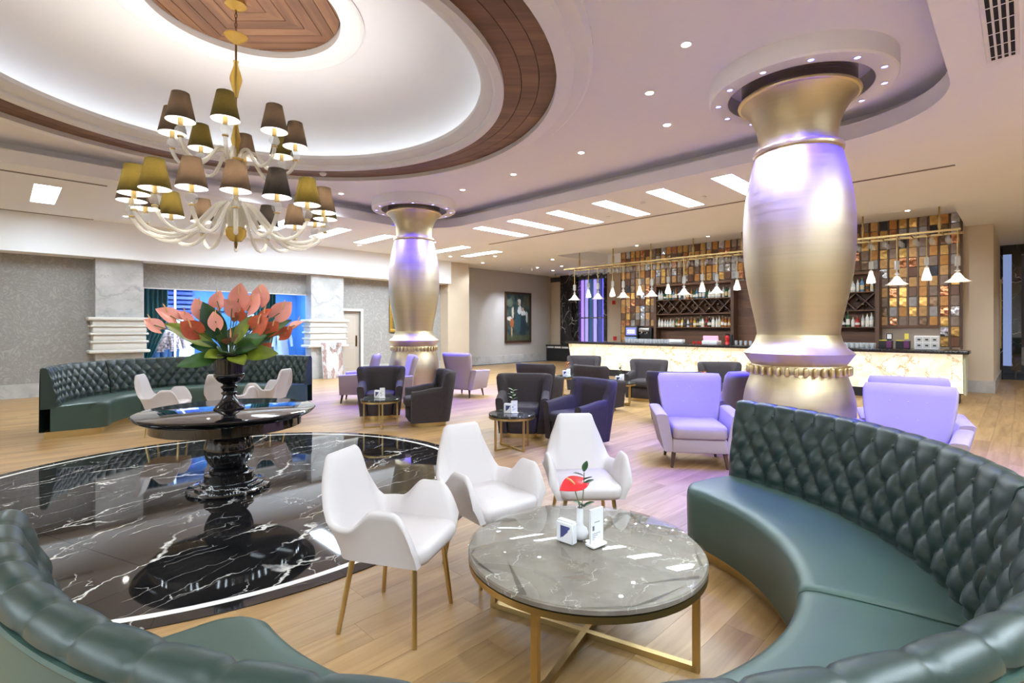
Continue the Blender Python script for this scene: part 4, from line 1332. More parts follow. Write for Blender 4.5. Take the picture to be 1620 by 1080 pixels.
blooms = [  # x, height, depth, tilt right, tilt toward viewer, size, material, label
    (-104, 66, -.05, -1.0, .3, 1.1, 'c', 'coral anthurium bloom farthest out over the marble pillar side'),
    (-84, 80, .05, -.9, .5, 1.35, 'c', 'broad coral anthurium bloom on the pillar side, above the lowest one'),
    (-62, 76, .10, -.5, .4, 1.2, 'c', 'coral anthurium bloom hiding the curtain edge'),
    (-43, 90, .0, -.3, .1, 1.25, 'c', 'upright coral anthurium bloom beside the tall green leaf'),
    (-18, 104, .08, .2, .2, 1.2, 'c', 'coral anthurium bloom high up, beside the topmost pair'),
    (14, 108, .02, .1, .4, 1.55, 'c', 'topmost broad coral anthurium bloom in the urn'),
    (4, 92, -.06, -.3, .8, 1.3, 'c', 'coral anthurium bloom opening in the middle of the bouquet'),
    (32, 98, .05, .5, .2, 1.5, 'c', 'long drooping coral anthurium bloom beside the topmost one'),
    (48, 112, .1, .2, .1, 1.45, 'c', 'coral anthurium bloom standing tall on the door side'),
    (78, 86, .0, .9, .2, 1.6, 'c', 'long slanting coral anthurium bloom on the door side'),
    (104, 66, .05, 1.0, .3, 1.1, 'c', 'coral anthurium bloom farthest out on the door side'),
    (-20, 72, -.10, -.2, .2, 1.1, 'c', 'narrow coral anthurium bloom just over the tall leaf'),
    (-50, 58, -.1, -.6, .8, 1.45, 'r', 'rusty red anthurium bloom low on the pillar side'),
    (2, 44, -.16, 0, 1.0, 1.3, 'c', 'small coral anthurium bloom low in the front'),
    (40, 64, -.12, .4, .9, 1.6, 'r', 'wide rusty red anthurium bloom right of the middle'),
    (50, 80, -.02, .5, .6, 1.3, 'r', 'rusty anthurium bloom under the tall one on the door side'),
    (62, 60, -.05, .7, .6, 1.2, 'r', 'rusty anthurium bloom beside the slanting coral one'),
    (86, 54, .0, .9, .5, 1.1, 'r', 'rusty red anthurium bloom hanging out on the door side'),
    (58, 32, -.05, .7, .5, .8, 'r', 'small dark red anthurium bloom low on the door side'),
    (14, 82, .0, .1, .6, 1.1, 'r', 'rusty anthurium bloom tucked behind the middle leaf'),
    (-34, 72, .02, -.3, .5, 1.0, 'r', 'dark red anthurium bloom between pillar-side corals'),
]
sp_c = leaf_mesh('spathe', .125, .058, .18, m_coral, .30, True)
sp_r = leaf_mesh('spathe', .125, .062, .10, m_rust, .12, True)
spx = MB().tube([(0, 0, 0), (.035, 0, .014), (.07, 0, .02)], [.006, .0065, .003], 7).mesh('spadix', m_spadix)
for (px, py, dp, tr, tv, sz, kind, lab) in blooms:
    pos = base + off(px, py - 12, dp)
    f_ = thing('anthurium_bloom', lab, 'flower', base, 0, 'anthurium blooms in the urn')
    end = pos - base
    MB().tube(spline([(end.x * .02, end.y * .02, -.08), (end.x * .18, end.y * .18, end.z * .3), (end.x * .62, end.y * .62, end.z * .72), tuple(end)], 15), .0042, 6).build('stem', m_stem, f_)
    d = right * tr * .9 - away * tv * .55 + Vector((0, 0, 1.0 - .75 * tv))
    Mx = face_matrix(end - d.normalized() * .06, d, -away + Vector((0, 0, .5)) - right * tr * .3, RND.uniform(-.7, .7)) @ Matrix.Scale(sz * 1.08, 4)
    o = place(sp_c if kind == 'c' else sp_r, 'spathe', f_, Mx)
    place(spx, 'spadix', f_, aim_matrix(end + d.normalized() * .03 + Vector((0, 0, .01)) - away * .015, d + Vector((0, 0, .5)), 0) @ Matrix.Scale(sz * .85, 4))
leaves = [  # x, z, depth of the tip, width, length scale, material
    (-38, 88, -.10, .075, 3, 'tall broad green leaf rising left of the middle of the bouquet'),
    (-86, 58, -.05, .065, 2, 'yellow-green leaf reaching out low over the pillar side'),
    (30, 72, -.06, .05, 2, 'slim yellow-green leaf in the middle of the bouquet'),
    (92, 66, -.02, .06, 1, 'long green leaf under the slanting coral bloom'),
    (70, 44, .02, .055, 3, 'dark green leaf reaching to the door side'),
    (-64, -2, -.22, .05, 1, 'green leaf hanging down over the urn on the pillar side'),
    (-30, 12, -.25, .05, 2, 'yellow-green leaf lying on the urn rim'),
    (18, 2, -.30, .06, 2, 'bright green leaf drooping over the front of the urn'),
    (66, 12, -.2, .06, 2, 'broad yellow-green leaf spreading low on the door side'),
    (-52, 28, -.08, .05, 3, 'dark leaf low behind the pillar-side blooms'),
    (50, 40, -.2, .06, 1, 'green leaf in front of the rusty bloom'),
    (-14, 40, -.2, .06, 3, 'deep green leaf filling the middle of the bouquet'),
    (10, 56, .05, .06, 3, 'deep green leaf at the back of the bouquet'),
    (-10, 20, -.24, .06, 1, 'short green leaf above the urn rim'),
    (36, 24, -.22, .06, 3, 'short dark leaf above the urn rim on the door side'),
]
lm_ = {1: m_leaf, 2: m_leaf2, 3: m_leaf3}
for (px, py, dp, w, mk, lab) in leaves:
    end = off(px, py - 6, dp)
    ln = max(.2, end.length)
    f_ = thing('anthurium_leaf', lab, 'leaf', base, 0, 'leaves in the urn')
    st_ = end.normalized() * ln * .25 + Vector((0, 0, .05))
    MB().tube([(0, 0, -.08), (st_.x * .5, st_.y * .5, st_.z * .5 + .02), tuple(st_)], .004, 6).build('stalk', m_stem, f_)
    d = end - st_
    o = place(leaf_mesh('blade', d.length * 1.08, w * 1.35, .12, lm_[mk], .22), 'blade', f_, face_matrix(st_, d + Vector((0, 0, .1 * d.length)), -away + Vector((0, 0, .7)), RND.uniform(-.4, .4)))

# ------------------------------------------------------------------ shop window in the wallpaper wall
win = MB()
for (a, b, c, d) in ((2.43, 2.46, .35, 2.47), (6.45, 6.49, .35, 2.47), (2.43, 6.49, .33, .37), (2.43, 6.49, 2.45, 2.475)):
    win.box(a, b, VW - .02, VW + .1, c, d)
w1 = win.build('window_1', m_trim, rz=Q, smooth=False); struct(w1, 'wide shop window glowing blue behind the flower urn')
for (a, b) in ((2.46, 3.79), (3.81, 5.12), (5.14, 6.45)):
    MB().box(a, b, VW + .03, VW + .036, .37, 2.45).build('pane', m_pane, w1, smooth=False)
# the lit room behind
mb = MB()
mb.box(1.6, 7.2, 17.6, 17.7, 0, 3.0)
mb.box(1.5, 1.6, VW + .15, 17.7, 0, 3.0); mb.box(7.15, 7.25, VW + .15, 17.7, 0, 3.0)
o = mb.build('wall_shop', m_shop_blue, rz=Q, smooth=False); struct(o)
o = MB().box(1.5, 7.25, VW + .15, 17.7, 2.95, 3.05).build('ceiling_shop', m_white, rz=Q, smooth=False); struct(o)
o = MB().box(1.5, 7.25, VW + .15, 17.7, -.02, 0.0).build('floor_shop', M('shop_floor', (.35, .38, .42), .4), rz=Q, smooth=False); struct(o)
for k, (u, v, e) in enumerate(((2.6, 16.2, 75), (4.4, 16.3, 75), (6.2, 16.2, 75))):
    t = thing('shop_light', 'cool ceiling lamp inside the blue shop, ' + ('over the floral shirts', 'over the middle', 'over the clothes rail')[k], 'lamp', W(u, v, 2.95), Q)
    MB().box(-.3, .3, -.12, .12, -.04, 0).build('housing', emit('shop_lamp%d' % k, (.45, .65, 1.0), 12), t, smooth=False)
    ld = bpy.data.lights.new('shop_lamp', 'AREA'); ld.energy = e; ld.color = (.38, .62, 1.0); ld.size = .6
    lo = bpy.data.objects.new('shop_lamp', ld); COL.objects.link(lo); lo.parent = t; lo.location = (0, 0, -.06)
# white posts, louvre strip, lettering
for k, u in enumerate((3.25, 4.9)):
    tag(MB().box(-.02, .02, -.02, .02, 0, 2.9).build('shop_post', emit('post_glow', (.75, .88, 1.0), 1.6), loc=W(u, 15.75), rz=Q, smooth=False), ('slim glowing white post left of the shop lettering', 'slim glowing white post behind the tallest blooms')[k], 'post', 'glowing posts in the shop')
t = thing('louvre_panel', 'dark blue louvred panel beside the shop lettering', 'panel', W(3.35, 17.5), Q)
for k in range(9):
    MB().box(-.75, .75, -.05, .03, 1.55 + k * .13, 1.63 + k * .13).build('slat', M('louvre_%d' % (k % 2), (.04, .06, .25) if k % 2 else (.10, .12, .4), .6), t, smooth=False)
fc = bpy.data.curves.new('lettering', 'FONT'); fc.body = 'FEROS'; fc.size = .36; fc.extrude = .02; fc.align_x = 'LEFT'
lo = bpy.data.objects.new('tmp', fc); COL.objects.link(lo)
dg = bpy.context.evaluated_depsgraph_get()
me = bpy.data.meshes.new_from_object(lo.evaluated_get(dg)); bpy.data.objects.remove(lo)
me.materials.clear(); me.materials.append(m_black)
lt = link('shop_lettering', me)
lt.matrix_world = Matrix.Translation(W(4.15, 17.56, 1.98)) @ Matrix.Rotation(Q, 4, 'Z') @ Matrix.Rotation(PI / 2, 4, 'X')
tag(lt, 'dark raised shop letters on the blue wall behind the flowers', 'lettering')
def curtain(u0, u1, v, label, flare):
    rows = []
    for j in range(9):
        z = 2.9 * j / 8
        rw = []
        for i in range(61):
            f = i / 60
            wv = .05 * math.sin(f * 2 * PI * 7 + .4 * math.sin(z * 1.3))
            pull = flare * smooth01((1.7 - z) / 1.2)
            rw.append(((u0 + (u1 - u0) * f) * 1.0 - (u1 - u0) * f * pull, wv, z))
        rows.append(rw)
    um = (u0 + u1) / 2
    t = tag(MB().grid([[(a - um, b, c) for a, b, c in r] for r in rows]).build('shop_curtain', m_curtain, loc=W(um, v), rz=Q, angle=80), label, 'curtain', 'teal curtains in the shop')
curtain(2.35, 3.05, 15.55, 'teal shop curtain next to the marble pillar', .55)
curtain(5.15, 5.75, 15.6, 'teal shop curtain behind the slanting coral bloom', .3)
# mannequins and garments
m_floral = M('floral_shirt', (.5, .35, .3), .8, noise_amt=.9, noise_scale=18)
m_jean = M('blue_denim', (.08, .16, .30), .8, noise_amt=.3, noise_scale=10)
m_skin = M('mannequin_white', (.75, .78, .82), .4)
m_coatw = M('white_coat', (.72, .76, .82), .7)
def ell(rx, ry, z, n=16):
    return [(rx * math.cos(2 * PI * k / n), ry * math.sin(2 * PI * k / n), z) for k in range(n)]
def mannequin(u, v, rz, shirt, trouser, label, coat=False):
    t = thing('mannequin', label, 'mannequin', W(u, v, 0), Q + rz, 'mannequins in the shop')
    MB().lathe([(.18, 0), (.18, .015)], 20).build('stand', m_steel, t)
    for s in (-1, 1):
        MB().loft([[(p[0] + s * .09, p[1], p[2]) for p in ell(rx, ry, z)] for rx, ry, z in ((.05, .055, .015), (.055, .06, .25), (.065, .07, .5), (.085, .09, .8), (.09, .10, .92))]).build('leg', trouser, t)
    if coat:
        secs = ((.20, .13, .45), (.19, .12, .8), (.16, .11, 1.05), (.19, .12, 1.25), (.21, .11, 1.38), (.12, .08, 1.46), (.06, .06, 1.5))
    else:
        secs = ((.17, .11, .86), (.165, .11, 1.0), (.17, .115, 1.15), (.20, .12, 1.3), (.20, .10, 1.4), (.10, .07, 1.46), (.06, .06, 1.5))
    MB().loft([ell(*q) for q in secs]).build('top', shirt, t)
    for s in (-1, 1):
        MB().tube([(s * .18, 0, 1.38), (s * .25, -.02, 1.15), (s * .27, -.08, .92)], [.06, .05, .04], 10).build('sleeve', shirt, t)
    MB().loft([ell(*q) for q in ((.05, .05, 1.46), (.048, .05, 1.55), (.075, .09, 1.62), (.08, .10, 1.70), (.06, .075, 1.78), (.01, .01, 1.80))]).build('head', m_skin, t)
mannequin(2.95, 16.0, 0, m_floral, m_jean, 'mannequin in a floral shirt and jeans next to the teal curtain')
mannequin(3.3, 16.35, .2, m_floral, m_jean, 'mannequin in a floral shirt and jeans, the one nearer the urn')
mannequin(6.12, 16.1, -.2, m_coatw, m_skin, 'white mannequin in a long pale coat at the clothes rail', True)
tr_ = thing('clothes_rail', 'steel clothes rail in the shop behind the door-side blooms', 'clothes rail', W(5.55, 16.7), Q)
MB().tube([(-.9, 0, 0), (-.9, 0, 1.5), (.9, 0, 1.5), (.9, 0, 0)], .014, 8).build('rail', m_steel, tr_)
gc = [(.65, .66, .68), (.35, .33, .32), (.08, .09, .12), (.45, .40, .34), (.05, .06, .09), (.6, .65, .7), (.10, .12, .18), (.5, .5, .5), (.03, .03, .05), (.7, .72, .76), (.2, .22, .28), (.06, .07, .1)]
gn = ['pale grey', 'taupe', 'navy', 'beige', 'black', 'light blue', 'dark blue', 'mid grey', 'jet black', 'white', 'slate', 'charcoal']
for k in range(12):
    t = thing('garment', gn[k] + ' garment on the shop clothes rail', 'clothes', W(5.55 - .8 + k * .145, 16.7), Q)
    hh = .75 + .25 * ((k * 7) % 5) / 4
    MB().loft([[(x, y, z) for x, y in rrect(.05 * a, .42 * b, .02 * a, 3)] for a, b, z in ((1.2, 1.0, 1.42 - hh), (1.1, .95, 1.3 - hh * .5), (1, 1, 1.28), (.9, .7, 1.38), (.5, .2, 1.43))]).build('cloth', M('garment_%s' % gn[k], gc[k], .85), t)
    MB().tube([(0, 0, 1.42), (0, 0, 1.46), (0, .02, 1.50), (0, .0, 1.525)], .004, 5).build('hook', m_steel, t)
def apple_paint(fx, fy):
    d = math.hypot((fx - .62) * 1.4, fy - .42)
    if d < .26 or (abs(fx - .66) < .05 and .66 < fy < .85): return (.05, .10, .22)
    return (.55, .62, .75)
t = thing('shop_picture', 'framed picture with a dark fruit shape on the blue shop wall', 'picture', W(5.9, 17.55, 1.45), Q)
MB().box(-.36, .36, -.02, .02, -.03, .53).build('frame', m_black, t, smooth=False)
painted('print', .64, .46, apple_paint, 24, 18, m_print, t, Matrix.Translation((0, -.024, .02)))
t = thing('display_shelf', 'bright white display shelf behind the mannequins', 'shelf', W(3.72, 17.0), Q)
for k in range(7):
    MB().box(-.22, .22, -.15, .15, .25 + k * .24, .27 + k * .24).build('shelf', m_whiteplastic, t, smooth=False)
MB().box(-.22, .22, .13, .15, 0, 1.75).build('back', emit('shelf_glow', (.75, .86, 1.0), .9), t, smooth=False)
for s in (-.22, .22):
    MB().box(s - .01, s + .01, -.15, .15, 0, 1.75).build('side', m_whiteplastic, t, smooth=False)

# ------------------------------------------------------------------ door, pictures, cabinet
d1 = MB().box(7.25, 8.18, VW + .09, VW + .14, 0, 2.02).build('door_1', m_doorpaint, rz=Q, smooth=False); struct(d1, 'closed beige door beside the marble pillar')
for z0, z1 in ((.2, .85), (1.0, 1.85)):
    MB().rbox((7.72, VW + .088, (z0 + z1) / 2), (.62, .014, z1 - z0), .006, 1).build('door_panel', m_doorpaint, d1)
MB().tube([(8.08, VW + .06, .95), (8.08, VW + .06, 1.2)], .01, 8).build('door_handle', m_rod, d1)
MB().box(8.055, 8.105, VW + .075, VW + .09, .9, 1.25).build('door_plate', m_rod, d1, smooth=False)
mb = MB()
mb.box(8.18, 8.27, VW - .03, VW + .1, 0, 2.10); mb.box(7.16, 7.25, VW - .03, VW + .1, 0, 2.10); mb.box(7.25, 8.18, VW - .03, VW + .1, 2.02, 2.10)
o = mb.build('trim_door', m_trim, rz=Q, smooth=False); struct(o)
def nz(x, y, s, o=0.0):
    return noise.noise(Vector((x * s + o, y * s, o * 3.1)))
def portrait_paint(fx, fy):
    c = Vector((.035, .055, .045)) + Vector((.05, .055, .035)) * nz(fx, fy, 9) + Vector((.03, .02, .01)) * nz(fx, fy, 22, 4)
    def blob(cx, cy, rx, ry, col, k=1.0):
        nonlocal c
        d = ((fx - cx) / rx) ** 2 + ((fy - cy) / ry) ** 2 + .5 * nz(fx, fy, 14, 2)
        if d < 1: c = c.lerp(Vector(col) * (1 + .4 * nz(fx, fy, 30, 1)), k * min(1, (1 - d) * 3))
    blob(.72, .35, .14, .33, (.015, .03, .035)); blob(.50, .42, .13, .28, (.03, .07, .08))
    blob(.56, .66, .09, .1, (.55, .58, .6)); blob(.72, .60, .13, .06, (.55, .58, .58)); blob(.88, .50, .04, .14, (.5, .5, .45))
    blob(.55, .80, .06, .055, (.5, .40, .32)); blob(.55, .86, .075, .04, (.6, .6, .58)); blob(.70, .68, .05, .05, (.45, .30, .22))
    blob(.13, .47, .12, .05, (.55, .5, .42)); blob(.27, .60, .05, .14, (.5, .45, .36)); blob(.24, .38, .1, .1, (.30, .10, .03)); blob(.22, .18, .03, .12, (.45, .32, .2))
    blob(.15, .82, .14, .1, (.13, .16, .10), .6); blob(.85, .85, .14, .14, (.10, .09, .03), .6)
    if fy < .12: c = c.lerp(Vector((.08, .09, .03)), .6)
    return c
def mk_frame(t, w, h, fm, bw, nm='canvas', fn=None, nx=36, ny=60):
    for (a, b, c, d) in ((-w / 2 - bw, w / 2 + bw, -bw, 0), (-w / 2 - bw, w / 2 + bw, h, h + bw), (-w / 2 - bw, -w / 2, 0, h), (w / 2, w / 2 + bw, 0, h)):
        MB().rbox(((a + b) / 2, -.03, (c + d) / 2), (b - a, .07, d - c), .012, 2).build('frame_rail', fm, t)
    painted(nm, w, h, fn, nx, ny, m_canvas, t, Matrix.Translation((0, -.02, 0)))
t = thing('painting', 'large dark figure painting in a bronze frame on the grey wall', 'painting', W(15.85, 15.49, .95), Q)
mk_frame(t, 1.42, 1.98, M('bronze_frame', (.10, .055, .03), .4, .6), .09, fn=portrait_paint)
def orchard(fx, fy):
    return Vector((.10, .11, .05)) + Vector((.18, .10, .03)) * max(0, nz(fx, fy, 12)) + Vector((.05, .07, .02)) * nz(fx, fy, 25, 3)
t = thing('painting', 'gold framed painting half hidden behind the farther column', 'painting', W(9.85, 15.05, 1.45), Q)
mk_frame(t, 1.05, 1.2, M('gold_frame', (.55, .35, .08), .35, .8), .10, fn=orchard, nx=24, ny=24)
def abstract(fx, fy):
    c = Vector((.30, .20, .18)) if nz(fx, fy, 5) > 0 else Vector((.45, .42, .42))
    if ((fx - .35) / .16) ** 2 + ((fy - .5) / .3) ** 2 < 1 or ((fx - .65) / .15) ** 2 + ((fy - .45) / .28) ** 2 < 1: c = Vector((.66, .63, .63))
    return c + Vector((.2, .12, .12)) * nz(fx, fy, 16, 5)
t = thing('leaning_picture', 'unframed picture of pale shapes leaning on the marble pillar', 'picture', W(6.98, 14.42, 0.004), Q)
t.rotation_euler = (math.radians(-9), 0, Q)
MB().box(-.31, .31, .0, .03, 0, 1.06).build('stretcher', m_whiteplastic, t, smooth=False)
painted('print', .62, 1.06, abstract, 28, 32, m_canvas, t, Matrix.Translation((0, -.004, 0)))
t = thing('waste_cabinet', 'black cabinet with three white-topped bins beside the painting wall', 'cabinet', W(17.85, 14.75, 0), Q - PI / 2)
MB().box(-.65, .65, -.22, .22, 0, .58).build('body', m_black, t, smooth=False)
MB().box(-.68, .68, -.24, .24, .66, .72).build('lid', m_black, t, smooth=False)
for k in range(3):
    MB().box(-.60 + k * .42, -.24 + k * .42, -.22, -.2, .58, .66).build('bin_opening', m_whiteplastic, t, smooth=False)
MB().box(-.65, .65, .0, .22, .58, .66).build('back_board', m_black, t, smooth=False)

# ------------------------------------------------------------------ black marble portal with violet lit window at the end of the hall
mb = MB()
mb.box(18.12, 18.35, 13.95, 15.0, 0, 3.8); mb.box(18.12, 18.35, 12.5, 12.62, 0, 3.8); mb.box(18.12, 18.35, 12.6, 14.0, 3.62, 3.8)
o = mb.build('wall_marble_portal', m_nero, rz=Q, smooth=False); struct(o, 'black marble surround of the violet lit window')
o = MB().box(18.1, 18.36, 12.5, 15.0, 3.8, ZC).build('trim_portal', m_black, rz=Q, smooth=False); struct(o)
w2 = MB().box(18.3, 18.33, 12.6, 13.97, 1.9, 1.96).build('window_2', m_steel, rz=Q, smooth=False); struct(w2, 'tall window lit violet and blue at the end of the hall')
vio = [(.30, .18, .75), (.22, .20, .55), (.02, .05, .12), (.24, .22, .62), (.03, .04, .16), (.10, .10, .62)]
for k in range(6):
    b1 = 13.96 - k * .227
    MB().box(18.31, 18.33, b1 - .2, b1, .02, 3.6).build('pane', emit('violet_pane_%d' % k, vio[k], .75), w2, smooth=False)
    MB().box(18.26, 18.32, b1 - .227, b1 - .2, 0, 3.62).build('mullion', M('mullion_violet', (.25, .22, .38), .5), w2, smooth=False)
for k, (v, z, col_) in enumerate(((12.15, 2.55, m_red), (12.1, 1.05, m_red))):
    tag(MB().rbox((0, 0, 0), (.03, .16, .16), .01, 1).build('alarm_box', col_, loc=W(18.18, v, z), rz=Q), ('small red alarm box on the tan wall, the higher one', 'small red alarm box on the tan wall, just above the bar top')[k], 'alarm')

# ------------------------------------------------------------------ black portal beside the bar
mb = MB()
mb.box(20.5, 20.7, .43, .66, 0, 3.84); mb.box(20.5, 20.7, .05, .25, .25, 3.6); mb.box(20.5, 20.7, -3.5, .66, 3.6, ZC)
o = mb.build('wall_portal', m_nero, rz=Q, smooth=False); struct(o, 'black marble doorway beyond the end of the bar')
o = MB().box(20.5, 20.55, .25, .43, .4, 3.6).build('window_3', emit('blue_strip', (.16, .22, .42), .5), rz=Q, smooth=False); struct(o, 'narrow bluish side window of the black doorway')
o = MB().box(20.46, 20.5, .46, .49, .9, 2.9).build('trim_gold', m_brass, rz=Q, smooth=False); struct(o)
o = MB().box(20.6, 24, -3.5, .66, -.02, .004).build('floor_lobby', M('blue_stone', (.12, .15, .19), .12), rz=Q, smooth=False); struct(o)
o = MB().box(23.6, 23.7, -3.5, .66, 0, 3.87).build('wall_lobby', M('blue_grey_wall', (.25, .27, .32), .7), rz=Q, smooth=False); struct(o)
t = thing('lobby_bench', 'small pale bench beyond the black doorway', 'bench', W(21.6, -.12, 0.004), Q)
MB().rbox((0, 0, .42), (.45, .75, .10), .03, 2).build('seat', m_grey, t)
MB().rbox((.2, 0, .68), (.08, .75, .45), .03, 2).build('backrest', m_grey, t)
for sx in (-.18, .18):
    for sy in (-.3, .3):
        MB().tube([(sx, sy, .38), (sx, sy, 0)], .015, 8).build('leg', m_steel, t)
# ------------------------------------------------------------------ bar counter
BU, BV = 13.3, 5.70
V0, V1 = 0.80, 10.60
bar = thing('bar_counter', 'long bar counter with glowing cream onyx front', 'bar', W(BU, BV, 0), Q)
npan = 8
for k in range(npan):
    a = V0 + .04 + (V1 - V0 - .08) * k / npan - BV
    b = V0 + .04 + (V1 - V0 - .08) * (k + 1) / npan - BV - .004
    mb = MB()
    mb.loft([[(.06, a, .20), (.06, b, .20), (.09, b, .20), (.09, a, .20)], [(-.12, a, .98), (-.12, b, .98), (-.09, b, .98), (-.09, a, .98)]])
    mb.build('onyx_panel', m_onyx, bar, smooth=False)
MB().box(.10, .40, V0 - BV + .1, V1 - BV - .1, 0, .20).build('kick_board', m_black, bar, smooth=False)
MB().box(.10, .40, V0 - BV + .05, V1 - BV - .05, .18, .98).build('body', m_barwood, bar, smooth=False)
mb = MB()
mb.loft([[(.055, V0 - BV, .17), (.40, V0 - BV, .17), (.40, V0 - BV + .03, .17), (.055, V0 - BV + .03, .17)], [(-.13, V0 - BV, .98), (.40, V0 - BV, .98), (.40, V0 - BV + .03, .98), (-.13, V0 - BV + .03, .98)]])
mb.build('end_panel', M('end_stone', (.55, .58, .45), .3), bar, smooth=False)
top = tag(MB().rbox((0, 0, 0), (.72, V1 - V0 + .1, .07), .008, 2).build('granite_worktop', m_granite, loc=W(13.42, BV, 1.015), rz=Q), 'long black granite top on the glowing bar', 'worktop')
bc = thing('back_counter', 'dark counter along the mosaic wall behind the bar', 'counter', W(15.6, 5.7, 0), Q)
MB().box(-.25, .24, -4.6, 4.6, 0, .95).build('body', m_barwood, bc, smooth=False)
MB().box(-.28, .24, -4.62, 4.62, .95, 1.0).build('top', m_granite, bc, smooth=False)

# ------------------------------------------------------------------ mosaic tiles
wall_bar = bpy.data.objects['wall_bar']
def tile_mat(name, c, rough, metal, wav=0.0):
    m, nt, b = newmat(name)
    b.inputs['Metallic'].default_value = metal; b.inputs['Roughness'].default_value = rough
    v = coords(nt, (1, 1, 1))
    t = N(nt, 'ShaderNodeTexNoise', i_Scale=9.0, i_Detail=4.0); L(nt, v, t.inputs['Vector'])
    L(nt, ramp(nt, t.outputs['Fac'], [(.3, [x * .75 for x in c]), (.7, [min(1, x * 1.25) for x in c])]), b.inputs['Base Color'])
    if wav:
        t2 = N(nt, 'ShaderNodeTexNoise', i_Scale=7.0, i_Detail=1.0); L(nt, v, t2.inputs['Vector'])
        bump(nt, b, t2.outputs['Fac'], wav, .05)
    return m
TM = [tile_mat('tile_gold', (.62, .38, .12), .25, .9, .3), tile_mat('tile_amber', (.48, .22, .05), .35, .2), tile_mat('tile_honey', (.52, .30, .11), .4, .1),
      tile_mat('tile_brown', (.14, .06, .03), .3, .1), tile_mat('tile_bronze', (.20, .13, .08), .25, .8, .3), tile_mat('tile_silver', (.60, .60, .60), .12, .95, .5),
      tile_mat('tile_grey', (.32, .30, .29), .4, .2), tile_mat('tile_copper', (.55, .25, .12), .15, .95, .6), tile_mat('tile_black', (.03, .03, .04), .15, .2), tile_mat('tile_taupe', (.25, .18, .14), .45, .1)]
wts = [15, 13, 13, 13, 10, 7, 9, 9, 5, 12]
colw, rowh = .197, .243
tiles = []
rt = random.Random(5)
nc = 47
for i in range(nc):
    v = 1.05 + colw * i
    for j in range(14):
        z = 4.2 - rowh * (j + 1)
        if z < .98: continue
        low = z + rowh * .5
        if 2.55 < v + .1 < 8.80 and low < 2.93: continue
        if low < 1.56 and not (i < 2 or i > nc - 3): continue
        p = W(15.86, v)
        tiles.append((p.y / (1 + (p.x / p.y)), v, z, rt.choices(range(10), wts)[0]))
tiles.sort()
tmesh = []
for m in TM:
    mb = MB(); mb.rbox((-.018, colw / 2 - .006, rowh / 2), (.036, .152, rowh - .012), .006, 1)
    tmesh.append(mb.mesh('mosaic_tile', m, smooth=False))
for d, v, z, k in tiles[:300]:
    o = link('mosaic_tile', tmesh[k], wall_bar, (15.9, v, z))
fld = MB()
for d, v, z, k in tiles[300:]:
    fld.rbox((15.9 - .018, v + colw / 2 - .006, z + rowh / 2), (.036, .152, rowh - .012), .006, 1, mi=k)
if tiles[300:]:
    o = fld.build('mosaic_field', TM, wall_bar, smooth=False); o['kind'] = 'stuff'
strip_m = MB().box(-.024, 0, -.022, .022, 0, 1).mesh('wood_strip', m_barwood, smooth=False)
for i in range(nc + 1):
    v = 1.05 + colw * i - .02
    zb = 1.55 if 2 <= i <= nc - 2 else 1.0
    if 2.55 < v < 8.80: zb = 2.93
    o = link('wood_strip', strip_m, wall_bar, (15.9, v, zb)); o.scale = (1, 1, 4.2 - zb)
for (a, b) in ((1.45, 2.6), (8.75, 9.9)):
    MB().box(15.85, 15.9, a, b, 1.49, 1.56).build('wood_ledge', m_barwood_h, wall_bar, smooth=False)

# ------------------------------------------------------------------ shelving units, bottles
def shelving(v0, v1, label):
    t = thing('bar_shelving', label, 'shelving', W(15.72, (v0 + v1) / 2, 1.0), Q, 'bar shelving units')
    h = (v1 - v0) / 2
    for s in (-1, 1):
        MB().box(-.2, .17, s * h - .045, s * h + .045, 0, 1.93).build('side_board', m_barwood, t, smooth=False)
    MB().box(.13, .17, -h, h, 0, 1.93).build('back_board', m_barwood_h, t, smooth=False)
    for z in (.52, .95, 1.42):
        MB().box(-.18, .15, -h + .045, h - .045, z - .025, z).build('shelf', m_barwood_h, t, smooth=False)
    MB().box(-.2, .17, -h, h, 1.86, 1.93).build('head_board', m_barwood_h, t, smooth=False)
    n = 6
    for k in range(n):
        a = -h + .05 + (2 * h - .1) * k / n; b = -h + .05 + (2 * h - .1) * (k + 1) / n
        for (p, q) in (((a, .955), (b, 1.39)), ((a, 1.39), (b, .955))):
            MB().bar((-.02, p[0], p[1]), (-.02, q[0], q[1]), .26, .022).build('lattice_slat', m_barwood, t, smooth=False)
    return t
shelving(6.19, 8.75, 'dark wood bar shelving with bottles, on the painting side of the big column')
shelving(2.60, 5.20, 'dark wood bar shelving with bottles, between the big column and the mosaic')
wp = thing('wood_panelling', 'brown board panelling between the two bar shelving units', 'panelling', W(15.86, 5.7, 1.0), Q)
for k in range(7):
    MB().box(-.03, .03, -.44, .44, k * .275, k * .275 + .27).build('board', m_barwood_h, wp, smooth=False)
BM = {'clear': M('bottle_clear', (.55, .58, .56), .1), 'green': M('bottle_green', (.02, .09, .04), .1), 'amber': M('bottle_amber', (.28, .10, .02), .1), 'red': M('bottle_red', (.35, .02, .02), .15),
      'yellow': M('bottle_yellow', (.55, .36, .05), .15), 'dark': M('bottle_dark', (.02, .015, .015), .1), 'blue': M('bottle_blue', (.10, .22, .35), .1), 'white': M('bottle_white', (.7, .7, .68), .25)}
m_lab = [M('label_white', (.78, .76, .70), .6), M('label_cream', (.6, .5, .3), .6), M('label_black', (.03, .03, .03), .5)]
m_cap = M('bottle_cap', (.25, .18, .08), .35, .7)
